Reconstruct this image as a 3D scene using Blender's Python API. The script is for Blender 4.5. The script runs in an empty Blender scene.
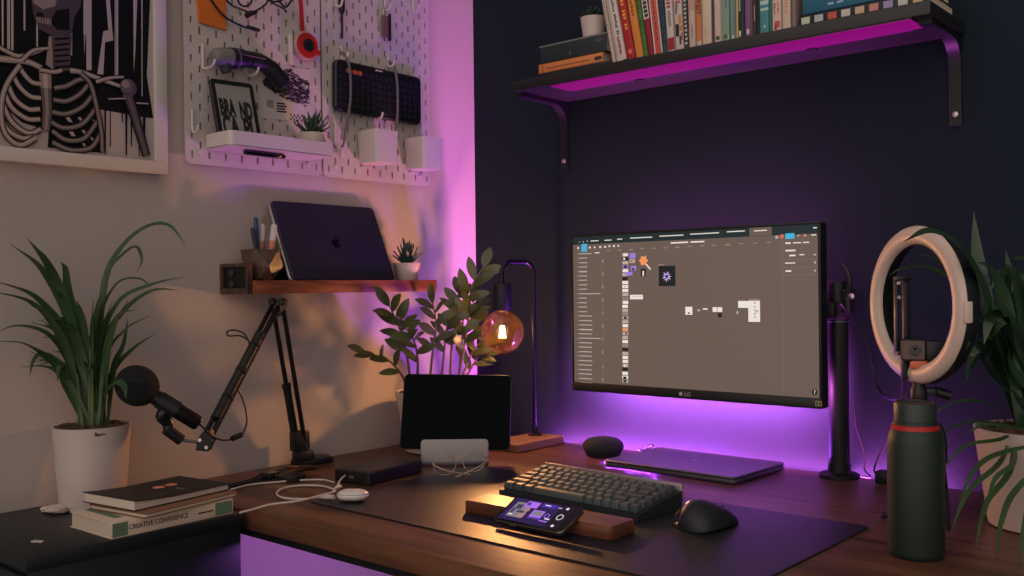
import bpy, bmesh, math, random
from mathutils import Vector, Matrix, Euler
random.seed(7)
SC = bpy.context.scene
COL = SC.collection
R = math.radians
PI = math.pi

# ------------------------------------------------------------------ materials
def lin(c):
    return tuple((v/255/12.92 if v/255 <= .04045 else ((v/255+.055)/1.055)**2.4) for v in c)
MATS = {}
def pm(name, col, rough=.5, metal=0., spec=.5, var=0., scale=20., bump=0., bscale=200., emit=None, estr=0., coat=0., trans=0., sss=0., stretch=(1,1,1)):
    if name in MATS: return MATS[name]
    m = bpy.data.materials.new(name); m.use_nodes = True
    nt = m.node_tree; b = nt.nodes['Principled BSDF']
    c = lin(col)
    b.inputs['Base Color'].default_value = (*c, 1)
    b.inputs['Roughness'].default_value = rough
    b.inputs['Metallic'].default_value = metal
    b.inputs['Specular IOR Level'].default_value = spec
    b.inputs['Coat Weight'].default_value = coat
    b.inputs['Transmission Weight'].default_value = trans
    if sss:
        b.inputs['Subsurface Weight'].default_value = sss
        b.inputs['Subsurface Scale'].default_value = .01
    if emit:
        b.inputs['Emission Color'].default_value = (*lin(emit), 1)
        b.inputs['Emission Strength'].default_value = estr
    if var or bump:
        tc = nt.nodes.new('ShaderNodeTexCoord'); mp = nt.nodes.new('ShaderNodeMapping')
        mp.inputs['Scale'].default_value = stretch
        nt.links.new(tc.outputs['Object'], mp.inputs['Vector'])
    if var:
        n = nt.nodes.new('ShaderNodeTexNoise'); n.inputs['Scale'].default_value = scale; n.inputs['Detail'].default_value = 5
        nt.links.new(mp.outputs['Vector'], n.inputs['Vector'])
        r = nt.nodes.new('ShaderNodeValToRGB')
        r.color_ramp.elements[0].position = .3; r.color_ramp.elements[1].position = .7
        r.color_ramp.elements[0].color = (*[max(0, v*(1-var)) for v in c], 1)
        r.color_ramp.elements[1].color = (*[min(1, v*(1+var)) for v in c], 1)
        nt.links.new(n.outputs['Fac'], r.inputs['Fac']); nt.links.new(r.outputs['Color'], b.inputs['Base Color'])
    if bump:
        n = nt.nodes.new('ShaderNodeTexNoise'); n.inputs['Scale'].default_value = bscale; n.inputs['Detail'].default_value = 3
        nt.links.new(mp.outputs['Vector'], n.inputs['Vector'])
        bn = nt.nodes.new('ShaderNodeBump'); bn.inputs['Strength'].default_value = bump; bn.inputs['Distance'].default_value = .002
        nt.links.new(n.outputs['Fac'], bn.inputs['Height']); nt.links.new(bn.outputs['Normal'], b.inputs['Normal'])
    MATS[name] = m
    return m

def wood(name, dark, light, axis='x', rough=.4, scale=1., spec=.5):
    if name in MATS: return MATS[name]
    m = bpy.data.materials.new(name); m.use_nodes = True
    nt = m.node_tree; b = nt.nodes['Principled BSDF']
    tc = nt.nodes.new('ShaderNodeTexCoord'); mp = nt.nodes.new('ShaderNodeMapping')
    s = {'x': (1.2, 14, 14), 'y': (14, 1.2, 14), 'z': (14, 14, 1.2)}[axis]
    mp.inputs['Scale'].default_value = tuple(v*scale for v in s)
    nt.links.new(tc.outputs['Object'], mp.inputs['Vector'])
    n1 = nt.nodes.new('ShaderNodeTexNoise'); n1.inputs['Scale'].default_value = 3; n1.inputs['Detail'].default_value = 8; n1.inputs['Distortion'].default_value = 1.2
    n2 = nt.nodes.new('ShaderNodeTexNoise'); n2.inputs['Scale'].default_value = 16; n2.inputs['Detail'].default_value = 4
    for n in (n1, n2): nt.links.new(mp.outputs['Vector'], n.inputs['Vector'])
    mx = nt.nodes.new('ShaderNodeMath'); mx.operation = 'MULTIPLY_ADD'; mx.inputs[1].default_value = .35
    nt.links.new(n2.outputs['Fac'], mx.inputs[0]); nt.links.new(n1.outputs['Fac'], mx.inputs[2])
    r = nt.nodes.new('ShaderNodeValToRGB')
    r.color_ramp.elements[0].position = .48; r.color_ramp.elements[1].position = .9
    r.color_ramp.elements[0].color = (*lin(dark), 1); r.color_ramp.elements[1].color = (*lin(light), 1)
    nt.links.new(mx.outputs[0], r.inputs['Fac']); nt.links.new(r.outputs['Color'], b.inputs['Base Color'])
    b.inputs['Roughness'].default_value = rough; b.inputs['Specular IOR Level'].default_value = spec
    bn = nt.nodes.new('ShaderNodeBump'); bn.inputs['Strength'].default_value = .12; bn.inputs['Distance'].default_value = .001
    nt.links.new(n2.outputs['Fac'], bn.inputs['Height']); nt.links.new(bn.outputs['Normal'], b.inputs['Normal'])
    MATS[name] = m
    return m

def emis(name, col, s):
    if name in MATS: return MATS[name]
    m = bpy.data.materials.new(name); m.use_nodes = True
    b = m.node_tree.nodes['Principled BSDF']
    b.inputs['Base Color'].default_value = (.01, .01, .01, 1); b.inputs['Roughness'].default_value = .35
    b.inputs['Specular IOR Level'].default_value = .3
    b.inputs['Emission Color'].default_value = (*lin(col), 1); b.inputs['Emission Strength'].default_value = s
    MATS[name] = m
    return m

def led(name, rgb, s):
    if name in MATS: return MATS[name]
    m = bpy.data.materials.new(name); m.use_nodes = True
    b = m.node_tree.nodes['Principled BSDF']
    b.inputs['Emission Color'].default_value = (*rgb, 1); b.inputs['Emission Strength'].default_value = s
    MATS[name] = m
    return m

def thin_glass(name, tint, gloss=.08, milk=0., milkcol=(255, 200, 140)):
    if name in MATS: return MATS[name]
    m = bpy.data.materials.new(name); m.use_nodes = True
    nt = m.node_tree; nt.nodes.remove(nt.nodes['Principled BSDF'])
    out = nt.nodes['Material Output']
    t = nt.nodes.new('ShaderNodeBsdfTransparent'); t.inputs[0].default_value = (*tint, 1)
    g = nt.nodes.new('ShaderNodeBsdfGlossy'); g.inputs['Roughness'].default_value = .03
    fr = nt.nodes.new('ShaderNodeLayerWeight'); fr.inputs['Blend'].default_value = .25
    mu = nt.nodes.new('ShaderNodeMath'); mu.operation = 'MULTIPLY_ADD'; mu.inputs[1].default_value = .6; mu.inputs[2].default_value = gloss*.3; mu.use_clamp = True
    nt.links.new(fr.outputs['Facing'], mu.inputs[0])
    mx = nt.nodes.new('ShaderNodeMixShader'); nt.links.new(mu.outputs[0], mx.inputs[0])
    nt.links.new(t.outputs[0], mx.inputs[1]); nt.links.new(g.outputs[0], mx.inputs[2])
    last = mx
    if milk:
        tr = nt.nodes.new('ShaderNodeBsdfTranslucent'); tr.inputs[0].default_value = (*lin(milkcol), 1)
        m2 = nt.nodes.new('ShaderNodeMixShader'); m2.inputs[0].default_value = milk
        nt.links.new(mx.outputs[0], m2.inputs[1]); nt.links.new(tr.outputs[0], m2.inputs[2]); last = m2
    nt.links.new(last.outputs[0], out.inputs['Surface'])
    MATS[name] = m
    return m

# ------------------------------------------------------------------ mesh collector
def catmull(pts, n=6, closed=False):
    P = [Vector(p) for p in pts]; out = []; k = len(P)
    if k < 3: return P
    rng = range(k if closed else k-1)
    for i in rng:
        p1, p2 = P[i], P[(i+1) % k]
        p0 = P[(i-1) % k] if closed or i > 0 else p1*2-p2
        p3 = P[(i+2) % k] if closed or i+2 < k else p2*2-p1
        for j in range(n):
            t = j/n
            out.append(.5*((2*p1)+(p2-p0)*t+(2*p0-5*p1+4*p2-p3)*t*t+(3*p1-p0-3*p2+p3)*t**3))
    if not closed: out.append(P[-1])
    return out
def rrect(w, h, r, n=5):
    r = min(r, w/2-1e-5, h/2-1e-5); pts = []
    for cx, cy, a0 in ((w/2-r, h/2-r, 0), (-w/2+r, h/2-r, 90), (-w/2+r, -h/2+r, 180), (w/2-r, -h/2+r, 270)):
        for i in range(n+1):
            a = R(a0+90*i/n); pts.append((cx+r*math.cos(a), cy+r*math.sin(a)))
    return pts
def circ(r, n=24, ry=None):
    return [(r*math.cos(2*PI*i/n), (ry or r)*math.sin(2*PI*i/n)) for i in range(n)]
XY = Matrix.Identity(4)
def frame(o, u, v):
    u = Vector(u).normalized(); v = Vector(v); n = u.cross(v).normalized(); v = n.cross(u)
    M = Matrix((u, v, n)).transposed().to_4x4(); M.translation = Vector(o); return M

class MB:
    def __init__(s): s.v = []; s.f = []; s.m = []; s.mi = 0; s.M = None
    def add(s, vs, fs, M=None):
        k = len(s.v); T = M if M is not None else s.M
        s.v += [tuple(T @ Vector(p)) if T is not None else tuple(p) for p in vs]
        s.f += [tuple(i+k for i in f) for f in fs]; s.m += [s.mi]*len(fs); return s
    def box(s, c, d, bev=0., M=None, seg=2):
        bm = bmesh.new(); bmesh.ops.create_cube(bm, size=1)
        bmesh.ops.scale(bm, vec=Vector(d), verts=bm.verts[:])
        if bev: bmesh.ops.bevel(bm, geom=bm.edges[:], offset=bev, segments=seg, affect='EDGES', profile=.5)
        bm.verts.index_update()
        vs = [v.co+Vector(c) for v in bm.verts]; fs = [[v.index for v in f.verts] for f in bm.faces]; bm.free()
        return s.add(vs, fs, M)
    def loft(s, rings, cap0=True, cap1=True, closed=True, M=None):
        n = len(rings[0]); vs = [p for r in rings for p in r]; fs = []
        for i in range(len(rings)-1):
            for j in range(n if closed else n-1):
                a, b = i*n+j, i*n+(j+1) % n
                fs.append((a, b, b+n, a+n))
        if cap0: fs.append(tuple(reversed(range(n))))
        if cap1: fs.append(tuple(range((len(rings)-1)*n, len(rings)*n)))
        return s.add(vs, fs, M)
    def slab(s, w, h, t, r=.004, b=.0008, M=None, z0=0., n=5, dx=0., dy=0.):
        rings = []
        for ins, z in ((b, 0), (0, b), (0, t-b), (b, t)):
            rings.append([(x+dx, y+dy, z0+z) for x, y in rrect(w-2*ins, h-2*ins, max(r-ins, .0001), n)])
        return s.loft(rings, M=M)
    def prism(s, pts, z0, z1, M=None):
        return s.loft([[(x, y, z0) for x, y in pts], [(x, y, z1) for x, y in pts]], M=M)
    def lathe(s, prof, c=(0, 0, 0), n=32, cap0=True, cap1=True, M=None, closed=False):
        rings = [[(c[0]+r*math.cos(2*PI*i/n), c[1]+r*math.sin(2*PI*i/n), c[2]+z) for i in range(n)] for r, z in prof]
        if closed: rings.append(rings[0]); cap0 = cap1 = False
        return s.loft(rings, cap0, cap1, M=M)
    def tube(s, pts, r, n=8, closed=False, M=None, caps=True, ry=None, up=None):
        P = [Vector(p) for p in pts]; k = len(P); rings = []; N = Vector(up) if up else None
        for i in range(k):
            a = P[(i-1) % k] if closed or i > 0 else P[i]; b = P[(i+1) % k] if closed or i < k-1 else P[i]
            T = (b-a).normalized()
            if N is None: N = T.orthogonal().normalized()
            N = (N-T*N.dot(T))
            N = N.normalized() if N.length > 1e-6 else T.orthogonal().normalized()
            B = T.cross(N); ri = r[i] if isinstance(r, (list, tuple)) else r; rb = ri*(ry or 1)
            rings.append([P[i]+N*ri*math.cos(2*PI*j/n)+B*rb*math.sin(2*PI*j/n) for j in range(n)])
        if closed: rings.append(rings[0])
        return s.loft(rings, caps and not closed, caps and not closed, M=M)
    def cyl(s, p0, p1, r, n=20, M=None): return s.tube([p0, p1], r, n, M=M)
    def ell(s, c, r, n=20, m=12, M=None, z0=-1., z1=1.):
        r = (r, r, r) if isinstance(r, (int, float)) else r; rings = []
        a0, a1 = math.asin(z0), math.asin(z1)
        for i in range(m+1):
            a = a0+(a1-a0)*i/m; q = max(math.cos(a), 1e-4)
            rings.append([(c[0]+r[0]*q*math.cos(2*PI*j/n), c[1]+r[1]*q*math.sin(2*PI*j/n), c[2]+r[2]*math.sin(a)) for j in range(n)])
        return s.loft(rings, M=M)
    def poly(s, pts, M=None): return s.add(pts, [tuple(range(len(pts)))], M)
    def rect(s, cx, cy, w, h, z=0., M=None):
        return s.poly([(cx-w/2, cy-h/2, z), (cx+w/2, cy-h/2, z), (cx+w/2, cy+h/2, z), (cx-w/2, cy+h/2, z)], M)
    def ribbon(s, pts, ws, nrm, M=None):
        P = [Vector(p) for p in pts]; N = Vector(nrm); vs = []; fs = []
        for i, p in enumerate(P):
            T = (P[min(i+1, len(P)-1)]-P[max(i-1, 0)]).normalized(); B = N.cross(T).normalized()
            w = ws[i] if isinstance(ws, (list, tuple)) else ws
            vs += [p-B*w/2, p+B*w/2]
            if i: fs.append((2*i-2, 2*i, 2*i+1, 2*i-1))
        return s.add(vs, fs, M)
    def leaf(s, pts, w, up=(0, 0, 1), fold=.25, prof=None, n=5, thick=.0006, M=None):
        """long blade along pts: V-folded, two sided, tapering to the tip"""
        P = catmull(pts, n); k = len(P); vs = []; fs = []; U = Vector(up)
        for i, p in enumerate(P):
            T = (P[min(i+1, k-1)]-P[max(i-1, 0)]).normalized()
            B = T.cross(U)
            if i and B.length < .35: B = pB-T*pB.dot(T)
            B = B.normalized() if B.length > 1e-4 else T.orthogonal().normalized()
            if i and B.dot(pB) < 0: B = -B
            if i: B = (pB*.55+B*.45); B = (B-T*B.dot(T)).normalized()
            pB = B
            N = B.cross(T).normalized(); t = i/(k-1)
            q = prof(t) if prof else (min(1, .35+1.9*t) if t < .35 else 1)*max(.03, (1-max(0, (t-.45)/.55)**1.7))
            h = w*q/2
            vs += [p-B*h+N*h*fold, p-N*thick, p+B*h+N*h*fold, p+N*thick]
            if i:
                a, b = 4*i-4, 4*i
                for c in range(4): fs.append((a+c, a+(c+1) % 4, b+(c+1) % 4, b+c))
        fs.append((0, 1, 2, 3)); fs.append((4*k-1, 4*k-2, 4*k-3, 4*k-4))
        return s.add(vs, fs, M)

WM = {}
def tag(o, label=None, cat=None, group=None, kind=None):
    if label: o['label'] = label
    if cat: o['category'] = cat
    if group: o['group'] = group
    if kind: o['kind'] = kind
    return o
def thing(name, label, cat, loc=(0, 0, 0), rot=(0, 0, 0), group=None):
    o = bpy.data.objects.new(name, None); COL.objects.link(o); o.empty_display_size = .02
    o.location = loc; o.rotation_euler = rot
    WM[o.name] = Matrix.Translation(Vector(loc)) @ Euler(rot).to_matrix().to_4x4()
    return tag(o, label, cat, group)
def ob(name, mb, mats, parent=None, world=False, ang=35, label=None, loc=None, rot=None):
    vs = mb.v
    if parent is not None and world:
        I = WM[parent.name].inverted(); vs = [tuple(I @ Vector(p)) for p in vs]
    me = bpy.data.meshes.new(name); me.from_pydata(vs, [], mb.f)
    for m in (mats if isinstance(mats, (list, tuple)) else [mats]): me.materials.append(m)
    me.polygons.foreach_set('material_index', mb.m)
    bm = bmesh.new(); bm.from_mesh(me); bmesh.ops.recalc_face_normals(bm, faces=bm.faces[:]) if len(mb.f) > 1 else None
    bm.to_mesh(me); bm.free()
    me.polygons.foreach_set('use_smooth', [True]*len(me.polygons))
    me.set_sharp_from_angle(angle=R(ang)); me.update()
    o = bpy.data.objects.new(name, me); COL.objects.link(o)
    if parent is not None:
        o.parent = parent; WM[o.name] = WM[parent.name]
    else: WM[o.name] = Matrix.Identity(4)
    if loc is not None:
        o.location = loc; WM[o.name] = WM[o.name] @ Matrix.Translation(Vector(loc))
    if rot is not None:
        o.rotation_euler = rot; WM[o.name] = WM[o.name] @ Euler(rot).to_matrix().to_4x4()
    if label: o['label'] = label
    return o
def recentre(o):
    """put a stand-alone mesh's origin at the middle of its base"""
    me = o.data; xs = [v.co for v in me.vertices]
    lo = Vector([min(c[i] for c in xs) for i in range(3)]); hi = Vector([max(c[i] for c in xs) for i in range(3)])
    c = Vector(((lo.x+hi.x)/2, (lo.y+hi.y)/2, lo.z))
    me.transform(Matrix.Translation(-c)); o.location = o.location+c
    return o
def solo(name, mb, mats, label, cat, group=None, ang=35):
    return tag(recentre(ob(name, mb, mats, ang=ang)), label, cat, group)
def text_mb(body, size, M, depth=.0002, squash=1., spacing=1., bold=0.):
    cu = bpy.data.curves.new('t', 'FONT'); cu.body = body; cu.size = size; cu.align_x = 'CENTER'; cu.align_y = 'CENTER'
    cu.resolution_u = 3; cu.extrude = depth; cu.offset = bold; cu.space_character = spacing
    o = bpy.data.objects.new('t', cu); COL.objects.link(o)
    dg = bpy.context.evaluated_depsgraph_get(); me = bpy.data.meshes.new_from_object(o.evaluated_get(dg))
    mb = MB(); mb.add([(v.co.x*squash, v.co.y, v.co.z) for v in me.vertices], [tuple(p.vertices) for p in me.polygons], M)
    bpy.data.objects.remove(o); bpy.data.curves.remove(cu); bpy.data.meshes.remove(me)
    return mb
def merge(a, b, mi=None):
    k = len(a.v); a.v += b.v; a.f += [tuple(i+k for i in f) for f in b.f]
    a.m += [mi if mi is not None else x for x in b.m]; return a
def apple(s):
    body = [(0, .62), (.22, .72), (.5, .66), (.66, .46), (.52, .28), (.5, .02), (.72, -.2), (.6, -.52), (.36, -.8), (.14, -.76), (0, -.72), (-.16, -.77), (-.36, -.78), (-.58, -.5), (-.74, -.1), (-.74, .26), (-.56, .56), (-.26, .7)]
    leaf = [(.02, .78), (.04, .98), (.18, 1.16), (.34, 1.22), (.32, 1.0), (.2, .85)]
    return [(x*s, y*s) for x, y in body], [(x*s, y*s) for x, y in leaf]
LW = lambda x, y, z: frame((x, y, z), (0, 1, 0), (0, 0, 1))     # on the left wall, facing +x
BW = lambda x, y, z: frame((x, y, z), (1, 0, 0), (0, 0, 1))     # on the back wall, facing -y
UP = lambda x, y, z, a=0: Matrix.Translation((x, y, z)) @ Matrix.Rotation(R(a), 4, 'Z')
POSTER_POLYS = [(1, [(-0.193, 0.437), (0.231, 0.569), (0.222, 0.325), (0.213, 0.171), (0.226, 0.088), (0.195, 0.088), (0.112, 0.092), (0.037, 0.083), (-0.069, 0.084), (-0.196, 0.073)]), (0, [(-0.062, 0.371), (-0.058, 0.372), (-0.06, 0.181), (-0.063, 0.181)]), (0, [(-0.052, 0.373), (-0.047, 0.375), (-0.049, 0.176), (-0.054, 0.175)]), (0, [(-0.045, 0.375), (-0.041, 0.376), (-0.043, 0.177), (-0.047, 0.177)]), (0, [(-0.024, 0.381), (-0.02, 0.381), (-0.022, 0.217), (-0.025, 0.217)]), (0, [(-0.001, 0.387), (0.003, 0.388), (0.0, 0.185), (-0.003, 0.184)]), (0, [(0.06, 0.252), (0.064, 0.253), (0.063, 0.187), (0.06, 0.186)]), (0, [(0.087, 0.41), (0.096, 0.412), (0.094, 0.232), (0.085, 0.231)]), (0, [(0.092, 0.411), (0.103, 0.414), (0.1, 0.165), (0.09, 0.163)]), (0, [(0.152, 0.427), (0.156, 0.428), (0.153, 0.161), (0.149, 0.161)]), (0, [(0.204, 0.441), (0.207, 0.441), (0.203, 0.129), (0.201, 0.129)]), (0, [(0.149, 0.426), (0.151, 0.427), (0.148, 0.161), (0.146, 0.16)]), (0, [(0.086, 0.333), (0.097, 0.336), (0.086, 0.191)]), (0, [(0.186, 0.357), (0.196, 0.359), (0.189, 0.219), (0.185, 0.174)]), (0, [(0.125, 0.342), (0.135, 0.345), (0.142, 0.249), (0.144, 0.23), (0.127, 0.223), (0.123, 0.16), (0.111, 0.159), (0.124, 0.244), (0.134, 0.248), (0.13, 0.305)]), (1, [(0.124, 0.103), (0.128, 0.103), (0.126, 0.006), (0.124, 0.006)]), (1, [(0.135, 0.104), (0.137, 0.104), (0.136, 0.021), (0.134, 0.021)]), (1, [(0.159, 0.107), (0.162, 0.108), (0.161, 0.072), (0.159, 0.072)]), (1, [(0.166, 0.108), (0.171, 0.109), (0.169, 0.008), (0.166, 0.008)]), (1, [(0.177, 0.11), (0.181, 0.11), (0.179, 0.027), (0.177, 0.027)]), (1, [(0.194, 0.112), (0.197, 0.113), (0.195, 0.009), (0.193, 0.009)]), (1, [(0.203, 0.113), (0.21, 0.114), (0.207, 0.046), (0.203, 0.046)]), (1, [(0.093, 0.098), (0.096, 0.099), (0.094, 0.011), (0.093, 0.011)]), (1, [(0.023, 0.143), (0.076, 0.149), (0.095, 0.137), (0.108, 0.099), (0.117, 0.052), (0.119, 0.008), (0.015, 0.008), (0.019, 0.059)]), (1, [(-0.039, 0.146), (0.001, 0.126), (0.004, 0.042), (-0.031, 0.049), (-0.062, 0.077), (-0.058, 0.112)]), (1, [(0.113, 0.143), (0.159, 0.131), (0.217, 0.091), (0.15, 0.091), (0.112, 0.093)]), (3, [(-0.008, 0.403), (0.079, 0.427), (0.086, 0.333), (0.079, 0.279), (0.068, 0.261), (0.062, 0.226), (0.028, 0.216), (0.003, 0.224), (-0.008, 0.248), (-0.013, 0.292)]), (2, [(-0.008, 0.403), (0.041, 0.416), (0.044, 0.324), (0.032, 0.273), (0.01, 0.262), (-0.008, 0.27), (-0.012, 0.311)]), (1, [(-0.001, 0.255), (0.01, 0.255), (0.01, 0.248), (-0.003, 0.247)]), (1, [(0.034, 0.265), (0.058, 0.274), (0.058, 0.233), (0.035, 0.229), (0.021, 0.241)]), (2, [(-0.003, 0.245), (0.001, 0.246), (0.001, 0.237), (-0.002, 0.237)]), (2, [(0.002, 0.245), (0.005, 0.246), (0.005, 0.236), (0.002, 0.236)]), (2, [(0.007, 0.245), (0.01, 0.246), (0.01, 0.236), (0.007, 0.236)]), (2, [(0.012, 0.246), (0.015, 0.246), (0.015, 0.236), (0.012, 0.236)]), (2, [(0.016, 0.246), (0.02, 0.247), (0.02, 0.236), (0.016, 0.236)]), (2, [(0.021, 0.246), (0.024, 0.247), (0.024, 0.236), (0.021, 0.236)]), (1, [(-0.004, 0.309), (0.022, 0.319), (0.025, 0.293), (0.003, 0.285)]), (1, [(0.051, 0.329), (0.074, 0.338), (0.074, 0.308), (0.055, 0.3)]), (3, [(0.024, 0.217), (0.062, 0.224), (0.057, 0.156), (0.029, 0.151)]), (1, [(0.03, 0.213), (0.058, 0.22), (0.058, 0.216), (0.03, 0.208)]), (1, [(0.03, 0.202), (0.058, 0.209), (0.058, 0.205), (0.03, 0.198)]), (1, [(0.029, 0.192), (0.057, 0.199), (0.057, 0.195), (0.029, 0.187)]), (1, [(0.029, 0.181), (0.057, 0.188), (0.057, 0.184), (0.029, 0.177)]), (1, [(0.029, 0.171), (0.057, 0.177), (0.057, 0.174), (0.029, 0.167)]), (1, [(0.029, 0.16), (0.057, 0.167), (0.057, 0.163), (0.029, 0.156)]), (2, [(0.019, 0.214), (0.024, 0.215), (0.027, 0.153), (0.013, 0.161)]), (0, [(0.048, 0.067), (0.055, 0.069), (0.062, 0.06), (0.054, 0.06)]), (0, [(0.071, 0.07), (0.076, 0.072), (0.081, 0.065), (0.075, 0.065)]), (0, [(0.054, 0.041), (0.061, 0.043), (0.067, 0.034), (0.059, 0.034)]), (0, [(0.078, 0.047), (0.083, 0.048), (0.089, 0.041), (0.082, 0.041)]), (0, [(0.094, 0.035), (0.098, 0.036), (0.103, 0.03), (0.098, 0.03)]), (0, [(0.078, 0.022), (0.083, 0.023), (0.087, 0.017), (0.082, 0.017)]), (0, [(0.099, 0.069), (0.102, 0.07), (0.106, 0.066), (0.102, 0.066)])]
POSTER_STROKES = [(2, 0.011000000000000001, 0.0088, [(-0.078, 0.157), (-0.047, 0.159), (-0.019, 0.16), (0.005, 0.153)]), (2, 0.0066, 0.0066, [(-0.078, 0.182), (-0.054, 0.172), (-0.03, 0.169), (0.013, 0.191)]), (2, 0.0066, 0.0044, [(-0.03, 0.161), (-0.009, 0.183), (0.02, 0.192)]), (2, 0.0088, 0.0066, [(0.057, 0.157), (0.08, 0.157), (0.115, 0.15), (0.155, 0.142)]), (2, 0.0066, 0.0044, [(0.107, 0.143), (0.135, 0.155), (0.163, 0.161)]), (2, 0.0198, 0.0198, [(0.011, 0.15), (0.012, 0.113)]), (4, 0.0176, 0.0132, [(0.012, 0.117), (0.014, 0.077), (0.011, 0.039)]), (2, 0.0066, 0.0066, [(0.002, 0.149), (0.027, 0.149), (0.042, 0.155)]), (2, 0.0074800000000000005, 0.0074800000000000005, [(0.003, 0.123), (-0.013, 0.124), (-0.027, 0.137), (-0.035, 0.15)]), (2, 0.0074800000000000005, 0.0074800000000000005, [(0.003, 0.097), (-0.017, 0.098), (-0.036, 0.114), (-0.048, 0.137)]), (2, 0.0074800000000000005, 0.0074800000000000005, [(0.001, 0.077), (-0.02, 0.074), (-0.043, 0.089), (-0.055, 0.114)]), (2, 0.0074800000000000005, 0.0074800000000000005, [(0.001, 0.058), (-0.022, 0.056), (-0.048, 0.072), (-0.062, 0.099)]), (2, 0.0074800000000000005, 0.0074800000000000005, [(0.002, 0.04), (-0.021, 0.03), (-0.049, 0.047), (-0.065, 0.079)]), (2, 0.0074800000000000005, 0.0074800000000000005, [(-0.007, 0.025), (-0.032, 0.02), (-0.056, 0.032), (-0.069, 0.057)]), (2, 0.0074800000000000005, 0.0074800000000000005, [(-0.034, 0.152), (-0.055, 0.118), (-0.065, 0.088), (-0.067, 0.052), (-0.059, 0.022), (-0.035, 0.007), (-0.007, 0.023)]), (4, 0.00792, 0.007040000000000001, [(0.027, 0.119), (0.049, 0.126), (0.072, 0.141), (0.087, 0.145)]), (4, 0.00792, 0.007040000000000001, [(0.025, 0.097), (0.049, 0.098), (0.075, 0.115), (0.095, 0.141)]), (4, 0.00792, 0.007040000000000001, [(0.023, 0.074), (0.049, 0.074), (0.079, 0.091), (0.099, 0.116)]), (4, 0.00792, 0.007040000000000001, [(0.021, 0.055), (0.044, 0.047), (0.079, 0.059), (0.106, 0.093)]), (4, 0.00792, 0.007040000000000001, [(0.022, 0.039), (0.048, 0.025), (0.082, 0.032), (0.11, 0.07)]), (4, 0.00792, 0.007040000000000001, [(0.022, 0.018), (0.055, 0.007), (0.094, 0.015), (0.115, 0.046)]), (4, 0.00792, 0.007040000000000001, [(0.076, 0.155), (0.095, 0.137), (0.106, 0.098), (0.115, 0.051), (0.117, 0.009)]), (4, 0.0154, 0.0132, [(0.167, 0.128), (0.185, 0.083)]), (3, 0.0154, 0.011000000000000001, [(0.171, 0.125), (0.187, 0.076), (0.207, 0.01)]), (2, 0.00264, 0.00264, [(0.13, 0.113), (0.165, 0.119)]), (2, 0.00264, 0.00264, [(0.187, 0.113), (0.213, 0.115)])]
POSTER_BALL = (0.171, 0.141)
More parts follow.
